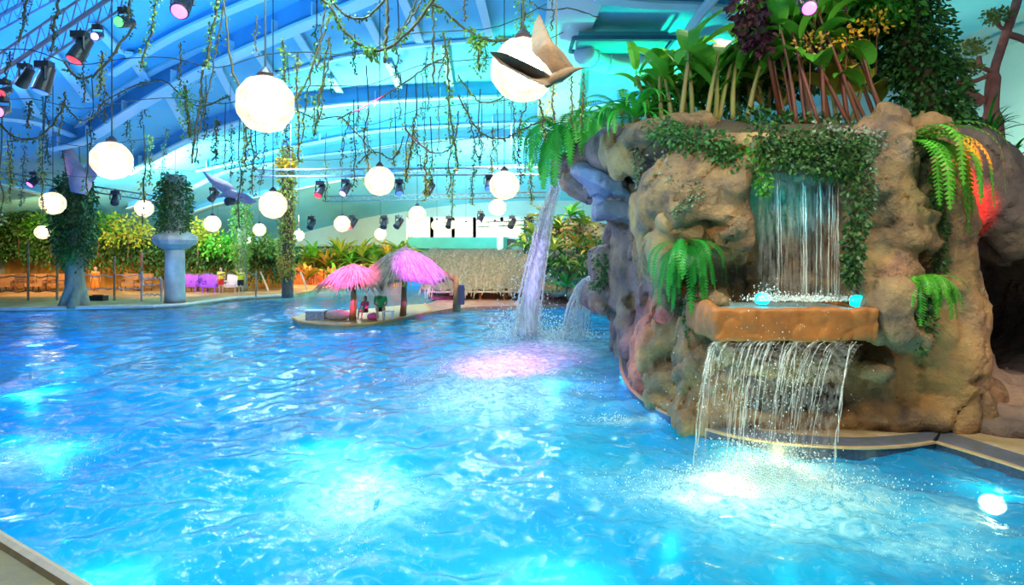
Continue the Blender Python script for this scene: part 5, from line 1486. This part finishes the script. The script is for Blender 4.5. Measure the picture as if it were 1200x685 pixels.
# ================================================================ hedge and plants on the garden wall
H1 = [(-4, 268, 44), (16, 266, 44), (40, 270, 44), (90, 282, 44), (140, 280, 44), (185, 290, 44), (240, 292, 44), (300, 294, 44), (345, 292, 44)]
hp = [P(a, b + 6, Y) for a, b, Y in H1]
scatter_leaves(hp, [.9, 1.1, 1.2, 1.1, 1.1, .9, .9, .8, .7], 9000, .30, M_IVY, 'hedge', None, 61, label='long dark green hedge growing along the top of the ochre garden wall', cat='hedge', kind='stuff')
scatter_leaves([P(a, b + 26, 43.5) for a, b, _ in H1], [.8] * 9, 2400, .24, M_LEAFD, 'hanging_foliage', None, 62, droop=1.5, label='dark foliage hanging over the upper edge of the ochre garden wall', cat='foliage', kind='stuff')
PL = [(150, 268, M_LEAFY, 1.2, 'yellow-leaved shrub in the hedge between the left and the blue-lit pillar'), (22, 262, M_LEAFD, 1.1, 'tall dark shrub in the hedge at the left edge'),
      (60, 262, M_LEAF, 1.0, 'green shrub in the hedge left of the left pillar'), (115, 262, M_LEAF, 1.1, 'green bushy shrub in the hedge just right of the left pillar'),
      (232, 268, M_LEAFY, .9, 'light green shrub in the hedge right of the blue-lit pillar'), (262, 285, M_LEAFB, .8, 'bright green shrub low in the hedge left of the slim leafy pillar'),
      (310, 285, M_VLEAF, .9, 'olive green shrub between the slim pillar and the tall vine-wrapped pillar')]
for i, (a, b, m, r_, lab) in enumerate(PL):
    c = P(a, b, 43.2); t = thing('shrub', P(a, 300, 43.2), lab, 'shrub')
    scatter_leaves([c + Vector((-1.3, 0, -.3)), c, c + Vector((1.2, 0, -.5))], r_, 650, .28, m, 'foliage', t, 80 + i, .3); MB().tube([P(a, 302, 43.2), c], .06, 6).build('stem', M_BARK, t)

# bright garden behind the far basin: individual leafy plants
GP = [(352, 300, M_LEAFY), (368, 292, M_LEAFB), (384, 298, M_BROMO), (398, 288, M_LEAFY), (412, 296, M_LEAFB), (425, 286, M_LEAFY), (440, 296, M_VLEAF), (455, 288, M_BROMO), (470, 284, M_LEAFY), (360, 312, M_BROMO), (392, 312, M_LEAFB), (420, 310, M_BROMO), (446, 306, M_LEAFY)]
for i, (a, b, m) in enumerate(GP):
    Y = 49.5 if b > 304 else 53; c = P(a, b + 15, Y); t = thing('garden_plant', c, None, 'plant')
    side = ('far left, beside the tall vine-wrapped pillar', 'left', 'left of the middle', 'middle', 'right of the middle', 'right')[min(5, i % 9 * 6 // 9)]
    t['label'] = ('small ' if b > 304 else 'tall ') + {M_LEAFY.name: 'yellow-green', M_LEAFB.name: 'bright green', M_BROMO.name: 'orange-tinted', M_VLEAF.name: 'olive'}[m.name] + ' leafy plant in the far garden, %s' % (
        'just right of the tall vine-wrapped pillar', 'second from the tall vine-wrapped pillar', 'third from the tall pillar', 'under a small globe lamp', 'right of the small globe lamp', 'left of the thatched umbrella top',
        'nearest left of the umbrella top', 'behind the umbrella top', 'right behind the umbrella top', 'front row, leftmost', 'front row, second from left', 'front row, third from left', 'front row, rightmost')[i]
    rr = random.Random(i + 400)
    for k in range(20):
        mb = MB(); blade(mb, c, rr.uniform(0, 6.28), rr.uniform(.5, 1.45), rr.uniform(1.4, 2.7) * (.75 if b > 304 else 1), .40, 1.5, 5, shape='strap'); mb.build('leaf', m if k % 4 else M_LEAF, t)
    MB().tube([(c.x, c.y, .5), c + Vector((0, 0, .2))], .07, 6).build('stem', M_BARK, t)
scatter_leaves([P(345, 308, 55), P(400, 306, 55), P(440, 304, 55), P(480, 306, 55)], 1.5, 2600, .42, mat('leaf_garden', (.14, .30, .04), (.45, .42, .06), rough=.5, trans=.25, island=True), 'garden_foliage', None, 611, label='yellow-green foliage filling the far garden behind the orange fence', cat='foliage', kind='stuff')
# red-lit reed fence below the garden, leaning poles
s = MB()
for k in range(60): s.tube([P(300 + k * 2.9, 346, 49.6), P(300 + k * 2.9 + RNG.uniform(-1, 1), 314 + RNG.uniform(-3, 3), 49.6)], .09, 5)
o = s.build('reed_fence', mat('reed_orange', (.75, .20, .05), (.50, .12, .04), .8, .7)); tag(o, 'orange-red lit reed fence below the far garden', 'fence', kind='stuff')
for i, (a, b, c_, d) in enumerate(((305, 318, 316, 344), (352, 318, 362, 345))):
    o = MB().tube([P(a, b, 42), P(c_, d, 42)], .06, 6).build('leaning_pole', mat('pale_pole', (.85, .6, .45), None, 3, .5))
    tag(o, ('pale pole leaning left of the tall vine-wrapped pillar', 'pale pole leaning right of the tall vine-wrapped pillar')[i], 'pole')

# ================================================================ deck furniture
M_RATTAN = mat('rattan_brown', (.22, .09, .04), (.12, .05, .03), 12, .7); M_CUSH = mat('cushion_tan', (.42, .20, .08), (.30, .14, .06), 4, .8)
M_PURP = mat('chair_purple', (.36, .10, .75), (.28, .06, .6), 3, .5); M_WHITECH = mat('chair_white', (.80, .74, .86), None, 3, .5)


def armchair(label, m, mc):
    t = thing('armchair', (0, 0, 0), label, 'chair', None)
    MB().box((0, 0, .38), (.62, .60, .16)).build('seat', mc, t)
    MB().box((0, .29, .68), (.66, .12, .56), rx=-.15).build('backrest', mc, t)
    for sx in (-1, 1):
        MB().tube([(sx * .34, -.28, .30), (sx * .35, -.28, .60), (sx * .35, .22, .62), (sx * .34, .30, .30)], .035, 6).build('armrest', m, t)
        for sy in (-1, 1): MB().tube([(sx * .31, sy * .26, .0), (sx * .31, sy * .26, .34)], .03, 6).build('leg', m, t)
    return t


pr = [armchair('x', M_RATTAN, M_CUSH), armchair('x', M_PURP, M_PURP), armchair('x', M_WHITECH, M_WHITECH)]
used = [0, 0, 0]
CH_ = [(6, 343, 41, 0, .4, 'brown armchair at the left edge of the deck'), (18, 343, 42.5, 0, 0, 'second brown armchair from the left edge of the deck'), (29, 343, 41, 0, -.3, 'third brown armchair from the left edge, by the first fence post'),
       (44, 342, 41.5, 0, .3, 'brown armchair just right of the first fence post'), (56, 342, 42.5, 0, 0, 'brown armchair in the middle between the first two fence posts'), (67, 342, 41.5, 0, -.3, 'brown armchair left beside the left leafy pillar'),
       (152, 340, 42, 0, .2, 'brown armchair behind the ropes left of the blue-lit pillar'), (168, 340, 42, 0, -.2, 'brown armchair behind the ropes nearest the blue-lit pillar'),
       (223, 341, 41, 1, .2, 'purple-lit chair just right of the blue-lit pillar'), (234, 341, 41.5, 1, -.1, 'second purple-lit chair right of the blue-lit pillar'), (247, 340, 40.5, 1, .1, 'bright purple chair left of the person in red shorts'),
       (271, 340, 40.5, 2, 0, 'pale lilac chair between the two people in yellow shirts')]
for a, b, Y, kd, rz, lab in CH_:
    c = P(a, b, Y); c.z = .12
    if used[kd]: t = copy_tree(pr[kd])
    else: t = pr[kd]
    used[kd] = 1; t.location = c; t.rotation_euler.z = rz; t['label'] = lab; t.scale = (1.25, 1.25, 1.25)
M_POST = mat('post_wood', (.22, .13, .08), (.34, .22, .14), 5, .7); M_POSTL = mat('post_pale', (.55, .50, .62), None, 5, .6)
def railing(xs_, Y, yt, yb, rails, label, mp, mr, tall=()):
    b = P(xs_[0], yb, Y); t = thing('railing', (b.x, b.y, .12), label, 'railing')
    for x in xs_:
        p = P(x, yb, Y); tp = P(x, tall[xs_.index(x)] if tall else yt, Y); MB().tube([(p.x, p.y, .12), tp], .06, 7).build('post', mp, t)
    for k, ry in enumerate(rails):
        pts = [P(xs_[0] + (xs_[-1] - xs_[0]) * i / 12, ry, Y) + Vector((0, 0, .06 * math.sin(i * 1.9 + k))) for i in range(13)]; MB().tube(smooth_path(pts, 2), .035, 6).build('rail', mr, t)
railing([-14, 33, 67], 34, 285, 359, (324, 341), 'brown rustic railing on the deck left of the left leafy pillar', M_POST, M_POST, (290, 284, 290))
railing([98, 134, 166], 34, 285, 357, (323, 338), 'railing with dark posts and pale rails between the two big pillars', M_POST, M_POSTL, (300, 300, 296))
railing([166, 189], 33.5, 300, 355, (326, 334, 345), 'short railing with three rails left against the blue-lit pillar', M_POSTL, M_POSTL, (318, 326))
railing([214, 300], 37, 316, 350, (321,), 'thin dark railing behind the people in yellow shirts', M_POST, M_POST)
t = thing('low_dark_box', P(115, 357, 34), 'low dark equipment box lying on the deck edge right of the left pillar', 'box')
MB().box((P(115, 357, 34).x, 34, .28), (.85, .5, .3)).build('body', BLK, t); MB().box((P(115, 357, 34).x, 34, .45), (.6, .06, .05)).build('handle', M_DARK, t)

# ================================================================ island with thatched umbrellas
M_THATCH = mat('thatch', (.36, .25, .14), (.20, .14, .09), 7, .9, .8, 26, stretch=(1, 1, .5))
M_THATCHP = mat('thatch_frond', (.42, .30, .20), (.28, .18, .12), island=True, rough=.8)
M_POSTO = mat('post_redwood', (.62, .24, .08), (.45, .16, .06), 4, .6)


def thatch(name, apex, rim, m=None, t=None, seed=1, strands=240, ln=.6):
    """shaggy cone: rim is a closed list of points"""
    n = len(rim); v = [apex]; f = []; K = 5
    for k in range(1, K + 1):
        u = k / K
        for p in rim:
            q = apex.lerp(p, u); q.z += .22 * math.sin(PI * u) * (apex.z - p.z) * .6; v.append(q)
    for j in range(n): f.append((0, 1 + j, 1 + (j + 1) % n))
    for k in range(K - 1):
        for j in range(n): f.append((1 + k * n + j, 1 + (k + 1) * n + j, 1 + (k + 1) * n + (j + 1) % n, 1 + k * n + (j + 1) % n))
    o0 = len(v); v += [Vector(p) - Vector((0, 0, .12)) for p in v[:]]; f += [tuple(o0 + i for i in reversed(q)) for q in f[:]]
    L0 = 1 + (K - 1) * n
    for j in range(n): f.append((L0 + j, o0 + L0 + j, o0 + L0 + (j + 1) % n, L0 + (j + 1) % n))
    MB().add(v, f).build('thatch_cone', m or M_THATCH, t)
    r = random.Random(seed); mb = MB()
    for k in range(strands):
        j = r.random() * n; a = rim[int(j) % n].lerp(rim[(int(j) + 1) % n], j % 1); u = r.uniform(.25, 1.0)
        p = apex.lerp(a, u); p.z += .22 * math.sin(PI * u) * (apex.z - a.z) * .6 + .03
        d = (a - apex).normalized(); d.z -= .25 * u; d = (d + Vector((r.uniform(-.2, .2), r.uniform(-.2, .2), r.uniform(-.05, .12)))).normalized(); w_ = Vector((-d.y, d.x, 0)).normalized() * .035
        e = p + d * ln * r.uniform(.6, 1.3); e.z -= .06
        mb.add([p - w_, p + w_, e + w_ * .3, e - w_ * .3, (p + e) / 2 + Vector((0, 0, .05))], [(0, 1, 4), (1, 2, 4), (2, 3, 4), (3, 0, 4)])
    o = mb.build('thatch_fringe', M_THATCHP, t, kind='stuff')


def umbrella(px, Y, apx, yap, yrim, half, label, seed, yb=375, depth=None, lean=0):
    b = P(px, yb, Y); b.z = .14; t = thing('thatched_umbrella', b, label, 'umbrella')
    ap = P(apx, yap, Y); rim = []
    for j in range(20):
        a = j / 20 * 2 * PI; c = P(apx + lean, yrim, Y); rim.append(Vector((c.x + half / F * Y * math.cos(a), c.y + (depth or half / F * Y) * math.sin(a), c.z + .10 * math.sin(a * 5 + seed))))
    thatch('roof', ap, rim, None, t, seed, 420)
    MB().tube([b, b + Vector((.05, 0, .7)), ap - Vector((0, 0, .1))], [.15, .12, .09], 9).build('post', M_POSTO, t, smooth=True)
    return t


umbrella(413, 24.5, 414, 308, 330, 34, 'smaller pink-lit thatched umbrella at the left end of the island', 1)
umbrella(472, 26.0, 474, 288, 326, 50, 'larger violet-lit thatched umbrella in the middle of the island', 2, 360)
t = thing('wooden_post', P(535, 362, 28), 'thick reddish wooden post at the right end of the violet thatched umbrella', 'post')
p = P(535, 362, 28); p.z = .14; MB().tube([p, p + Vector((.02, 0, .8)), P(533, 322, 28)], [.2, .16, .14], 9).build('shaft', M_POSTO, t, smooth=True)
MB().tube([P(533, 330, 28), P(520, 318, 27.6)], .07, 7).build('brace', M_POSTO, t); MB().box(P(541, 345, 27.9), (.25, .25, .9)).build('side_box', mat('dark_mauve', (.12, .08, .16), None, 3, .6), t)
c = P(474, 333, 25.6); t = thing('hanging_lantern', c, 'small round orange lantern under the larger thatched umbrella', 'lantern'); MB().sphere(c, .13, 12, 8).build('globe', mat('lantern_orange', (.9, .5, .1), None, 3, .5), t, smooth=True); MB().tube([c, c + Vector((0, 0, .4))], .01, 5).build('cord', M_CABLE, t)
# low bench, towel roll, table things on the island
for (a, b, w_, d_, h_, m, nm, lab, cat) in (
        (371, 368, .75, .45, .36, mat('dark_tile_box', (.05, .05, .10), (.6, .6, .65), 30, .4), 'tiled_box', 'small dark and white patterned box at the left tip of the island', 'box'),
        (395, 367, 1.1, .5, .38, mat('beige_pad', (.62, .46, .42), None, 3, .8), 'cushion', 'beige rolled cushion lying beside the patterned box on the island', 'cushion'),
        (437, 366, .5, .35, .26, PNK, 'towel', 'bright pink towel heap in front of the seated people', 'towel'),
        (455, 368, .45, .3, .34, M_WHITEP, 'stool', 'small white stool right of the seated person in green', 'stool')):
    c = P(a, b, 24.6); c.z = .16
    if nm in ('towel', 'cushion'):
        s = SDF((c.x - w_, c.y - d_, .12), (c.x + w_, c.y + d_, .9), .03); s.ell((c.x, c.y, .16 + h_ / 2), (w_ * .5, d_ * .5, h_ * .55)); s.noise(7, 9, .03); s.mesh(nm, m, None, label=lab, cat=cat)
    elif nm == 'stool':
        t = thing(nm, c, lab, cat); MB().box(c + Vector((0, 0, h_)), (w_, d_, .05)).build('seat', m, t)
        for sx in (-1, 1):
            for sy in (-1, 1): MB().tube([c + Vector((sx * w_ * .4, sy * d_ * .4, 0)), c + Vector((sx * w_ * .36, sy * d_ * .36, h_))], .02, 5).build('leg', m, t)
    else:
        t = thing(nm, c, lab, cat); MB().box(c + Vector((0, 0, h_ / 2)), (w_, d_, h_)).build('body', m, t); MB().box(c + Vector((0, 0, h_ + .02)), (w_ * 1.06, d_ * 1.06, .05)).build('lid', M_WHITEP, t)

# long thatched bar on the far shore
b = P(620, 345, 35); t = thing('thatched_bar', (b.x, b.y, .15), 'long low bar with a shaggy grey-brown thatched roof on the far shore', 'building')
x0, x1 = P(498, 300, 36).x, P(712, 300, 36).x
v = []; nx_ = 40
rr = random.Random(8)
for i in range(nx_ + 1):
    x = x0 + (x1 - x0) * i / nx_
    for (y, z) in ((34.2, .75), (35.0, 1.6), (36.2, 2.55), (38.0, 3.02), (40.5, 2.2), (40.5, 2.0), (37.6, 2.6), (34.4, .6)): v.append((x, y + rr.uniform(-.06, .06), z + rr.uniform(-.08, .08)))
f = [(i * 8 + j, i * 8 + (j + 1) % 8, i * 8 + 8 + (j + 1) % 8, i * 8 + 8 + j) for i in range(nx_) for j in range(8)] + [tuple(range(8)), tuple(reversed([nx_ * 8 + j for j in range(8)]))]
MB().add(v, f).build('thatched_roof', M_THATCH, t)
mb = MB()
for k in range(1500):
    x = rr.uniform(x0, x1); u = rr.random(); y = 34.2 + u * 3.8; z = np.interp(y, (34.2, 35, 36.2, 38), (.75, 1.6, 2.55, 3.02)) + .05; L_ = rr.uniform(.35, .8)
    e = Vector((x + rr.uniform(-.15, .15), y - L_ * .55, z - L_ * .75)); mb.add([(x - .03, y, z), (x + .03, y, z), e + Vector((.015, 0, 0)), e - Vector((.015, 0, 0))], [(0, 1, 2, 3)])
mb.build('thatch_fringe', M_THATCHP, t, kind='stuff')
MB().box(((x0 + x1) / 2, 36.6, .45), (x1 - x0 - .6, 2.6, .7)).build('bar_wall', mat('bar_wall_brown', (.45, .18, .08), (.28, .12, .06), 2, .7), t)
MB().box(((x0 + x1) / 2, 34.5, .62), (x1 - x0 - .8, .5, .08)).build('counter', mat('counter_pale', (.65, .55, .40), None, 3, .5), t)
for k in range(8):
    x = x0 + .6 + (x1 - x0 - 1.2) * k / 7; MB().tube([(x, 34.7, .15), (x, 34.7, 1.3)], .08, 7).build('post', M_POSTO, t)
# planted rock terrace behind the left waterfall
s = SDF((1.0, 30, -.1), (12, 38, 5.6), .16)
E(s, 690, 320, 33, 70, 30, 2.2); E(s, 700, 285, 34.5, 46, 16, 1.4); E(s, 675, 268, 35, 40, 10, 1.2); E(s, 720, 300, 33, 50, 30, 2); E(s, 668, 340, 32.4, 60, 10, 1.2)
s.noise(71, 1.4, .2, 3); s.crease(72, 1.6, .2)
s.mesh('rock_terrace', M_ROCK, None, label='orange-brown planted rock terrace behind the left waterfall', cat='rock')
TP = [(625, 270, M_LEAFY), (640, 252, M_BROMO), (655, 262, M_LEAFY), (668, 248, M_LEAFB), (684, 258, M_LEAFY), (676, 284, M_BROMO), (650, 288, M_LEAFY), (632, 292, M_LEAFB), (692, 290, M_BROMO), (660, 304, M_LEAFD), (640, 314, M_LEAFD), (682, 318, M_LEAFD), (664, 330, M_LEAF), (615, 284, M_VLEAF)]
TL = ('yellow-green bromeliad left of the falling jet on the terrace', 'orange bromeliad right beside the top of the jet', 'yellow-green bromeliad in the top row of the terrace', 'bright green bromeliad highest on the terrace', 'yellow-green bromeliad nearest the bluish ledge',
      'orange bromeliad in the middle of the terrace', 'yellow-green bromeliad right of the jet in the middle row', 'bright green bromeliad right behind the jet', 'orange bromeliad beside the rock pillar', 'dark bushy plant in the middle of the terrace', 'dark bushy plant lower left on the terrace', 'dark bushy plant low beside the rock pillar', 'green plant lowest on the terrace above the water', 'olive plant at the left end of the terrace')
for i, (a, b_, m) in enumerate(TP):
    c = P(a, b_ + 6, 30.2 + (i % 3) * .3); t = thing('bromeliad', c, TL[i], 'plant'); rr = random.Random(i + 900)
    for k in range(16):
        mb = MB(); blade(mb, c, rr.uniform(0, 6.28), rr.uniform(.1, 1.4), rr.uniform(.8, 1.4), .24, 1.3, 5, shape='strap'); mb.build('leaf', m if k % 4 else (M_LEAF, M_LEAFY)[k % 8 == 0], t)
    MB().tube([c - Vector((0, 0, .3)), c + Vector((0, 0, .1))], .06, 6).build('stem', M_BARK, t)
scatter_leaves([P(612, 285, 32), P(640, 270, 31), P(690, 275, 31), P(690, 310, 30.6), P(650, 320, 30.6)], [.6, 1.0, 1.0, .9, .9], 1800, .16, M_LEAFD, 'ground_cover', None, 333, label='dark ground cover filling the gaps on the planted terrace', cat='foliage', kind='stuff')
# ================================================================ camera, world, lights
cd = bpy.data.cameras.new('camera'); cam = bpy.data.objects.new('camera', cd); COL.objects.link(cam)
cam.location = (0, 0, CH); cam.rotation_euler = (math.pi / 2, 0, 0)
cd.sensor_width = 36; cd.lens = F / 1200 * 36; cd.shift_y = -(342.5 - HZ) / 1200; cd.clip_end = 300
SC.camera = cam
w = bpy.data.worlds.new('world'); SC.world = w; w.use_nodes = True
w.node_tree.nodes['Background'].inputs[0].default_value = (.72, .88, 1, 1); w.node_tree.nodes['Background'].inputs[1].default_value = .10


def lamp(kind, loc, col, power, size=.3, target=None, angle=None, parent=None, blend=.5):
    ld = bpy.data.lights.new('light', kind); ld.color = col; ld.energy = power
    if kind == 'SPOT': ld.spot_size = math.radians(angle); ld.spot_blend = blend; ld.shadow_soft_size = size
    elif kind == 'AREA': ld.size = size; ld.shape = 'DISK'
    else: ld.shadow_soft_size = size
    o = bpy.data.objects.new('light', ld); COL.objects.link(o); o.location = Vector(loc)
    if target is not None: o.rotation_euler = (Vector(target) - Vector(loc)).to_track_quat('-Z', 'Y').to_euler()
    if parent is not None:
        o.parent = parent; o.matrix_parent_inverse = Matrix.Translation(-parent.location)
    return o


# roof floodlights that colour the vault
lamp('SPOT', (-17, 20, 4.2), (.02, .20, 1), 1900, .4, (-17, 17, 9), 120)
lamp('SPOT', (-9, 14, 4.5), (.08, .45, 1), 1500, .4, (-8, 17, 11), 120)
lamp('SPOT', (-6, 30, 4.5), (.45, 1, .95), 4800, .4, (-5, 32, 11), 140)
lamp('SPOT', (-20, 34, 5.2), (.35, .9, 1), 6500, .4, (-20, 38, 10), 150)
lamp('SPOT', (5.5, 24, 6.0), (.0, 1, .45), 2600, .4, (4.5, 26, 11), 110)
lamp('SPOT', (13, 19, 5.5), (.6, .8, .55), 1000, .4, (17, 22, 8), 120)
lamp('SPOT', (-2, 44, 5.0), (.5, .95, 1), 5500, .4, (0, 48, 10), 140)
# unseen fill lights added over the pool to brighten the hall
for x, y, c, e in ((-14, 12, (.35, .6, 1), 480), (-3, 8, (.6, .98, .95), 600), (-10, 26, (.5, .75, 1), 600), (3, 5.5, (.75, .98, .85), 330), (7, 6, (1, .82, .6), 180), (0, 26, (.8, .9, 1), 500), (-12, 46, (1, .85, .6), 1200), (5, 13, (1, .85, .65), 240)):
    lamp('AREA', (x, y, 8.6), c, e, 1.4, (x, y, 0))
# warm fill lights added over the left deck, far garden and terrace
lamp('AREA', (-30, 38, 4.6), (1, .60, .22), 560, 1.0, (-30, 44, 1)); lamp('AREA', (-22, 38, 4.6), (1, .60, .22), 440, 1.0, (-22, 44, 1)); lamp('AREA', (-15, 44, 5.6), (1, .75, .35), 700, 1.0, (-13, 50, 1))
lamp('AREA', (1.5, 27, 7.5), (1, .8, .45), 420, .8, (3, 31, 3)); lamp('AREA', (-3, 30, 6), (1, .8, .5), 260, .8, (-1, 36, 2))
# rock floods
lamp('SPOT', (-.5, 5.0, 6.6), (1, .70, .36), 720, .25, (4.4, 10.4, 2.6), 62)
lamp('SPOT', (9.5, 6.0, 6.5), (1, .68, .40), 300, .25, (7.0, 10.8, 1.2), 70)
lamp('SPOT', (4.2, 8.2, 5.9), (1, .75, .45), 60, .2, (4.3, 9.6, 2.0), 60)
lamp('SPOT', (6, 8.5, 7.6), (1, .9, .6), 150, .25, (4.0, 11.6, 5.6), 90)
# coloured effect lights
ACC = [((4.6, 6.8, 3.3), (4.75, 10.9, 3.85), (.0, .75, 1), 420, 24), ((4.2, 6.2, 5.6), (6.15, 9.6, 2.45), (1, .55, .75), 420, 9), ((3.5, 7.0, 6.5), (5.4, 9.6, 4.95), (.85, .45, 1), 420, 14),
       ((6.4, 7.2, 5.8), (6.35, 9.7, 4.6), (.8, 1, .95), 260, 14), ((5.2, 6.0, 5.2), tuple(P(1122, 214, 11.0)), (1, .02, .01), 14000, 8.0), ((5.2, 6.0, 5.2), tuple(P(1143, 236, 11.0)), (1, .02, .01), 14000, 7.5),
       ((-1.5, 9.5, 4.6), (2.9, 13.5, .6), (1, .25, .70), 1100, 30), ((-2, 10, 5.0), (2.6, 16.8, 4.4), (.15, .5, 1), 1300, 15), ((.5, 10.5, 3.6), (3.0, 13.6, .1), (.45, .3, 1), 260, 34),
       ((-3, 10, 6.5), (0, 16.5, 0), (1, .06, .66), 10000, 26), ((-4, 14, 6.5), (.8, 20, 2.4), (.55, .35, 1), 2600, 17), ((6, 6, 5), tuple(G(1150, 480)), (1, .62, .70), 420, 20), ((8, 5, 5), (9.2, 8.9, .1), (.35, .5, 1), 260, 30),
       ((-6, 18, 4.5), tuple(P(408, 322, 24)), (1, .08, .6), 13000, 22), ((-2.6, 18, 5.2), tuple(P(492, 310, 25)), (.38, .05, 1), 32000, 19),
       ((-20, 31, 5), tuple(P(166, 353, 37)), (1, .05, .2), 1400, 22), ((-16, 31, 5), tuple(P(245, 335, 40.5)), (.45, .1, 1), 1800, 18), ((-17, 26, 4.5), tuple(P(200, 315, 31.6)), (.15, .45, 1), 900, 15),
       ((-14, 25, 4), tuple(P(338, 315, 29)), (1, .1, .45), 700, 13), ((-12, 44, 4), tuple(P(345, 332, 49.6)), (1, .2, .05), 1200, 60), ((-24, 26, 5), tuple(P(90, 190, 27)), (.75, .4, .8), 500, 18),
       ((-19, 27, 4.2), tuple(P(80, 303, 30)), (.0, 1, .15), 240, 14), ((-9, 45, 4.5), (-8, 52.5, 2.2), (1, .95, .4), 1500, 80)]
for a, b, c, e, an in ACC: lamp('SPOT', a, c, e, .08, b, an, blend=.95)
# pool lamps under water
for x, y, c, e in ((-8, 12, (.02, .28, 1), 300), (-15, 20, (.02, .22, 1), 600), (-6, 20, (.03, .34, 1), 460), (-2, 8, (.0, 1, .85), 240), (3.4, 6.5, (.0, 1, .8), 130), (0, 5, (.0, 1, .85), 160), (-5.5, 9, (.0, .7, 1), 130), (5.5, 6, (.0, .9, .9), 90), (-22, 28, (.03, .35, 1), 700), (1, 12, (.05, .75, 1), 110), (-9, 30, (.1, .6, 1), 650), (-12, 42, (.1, 1, .7), 700), (2, 30, (.03, .4, 1), 500), (4.5, 23, (.05, .7, 1), 160)):
    lamp('POINT', (x, y, -3.2), c, e * 1.25, .25)
for (a, b, z, e, c) in ((912, 560, -.25, 230, (1, .58, .18)), (850, 590, -.3, 60, (1, .62, .22)), (1163, 592, -.22, 40, (1, .8, .45)), (425, 590, -.40, 34, (.9, 1, .7)), (12, 548, -.4, 34, (.9, 1, .8)), (1090, 640, -.35, 10, (.9, 1, .7)), (735, 492, -.3, 9, (1, .9, .7)), (590, 445, -.5, 60, (1, .12, .8))):  # points under the jets are added so their froth glows from below
    lamp('POINT', G(a, b, z), c, e, .12)

vs = SC.view_settings; vs.view_transform = 'Standard'; vs.look = 'None'; vs.exposure = 0.35; vs.gamma = 1.0; vs.use_curve_mapping = False
cy = SC.cycles
cy.max_bounces = 6; cy.diffuse_bounces = 3; cy.glossy_bounces = 3; cy.transmission_bounces = 4; cy.transparent_max_bounces = 12
cy.sample_clamp_indirect = 6; cy.caustics_reflective = False; cy.caustics_refractive = False
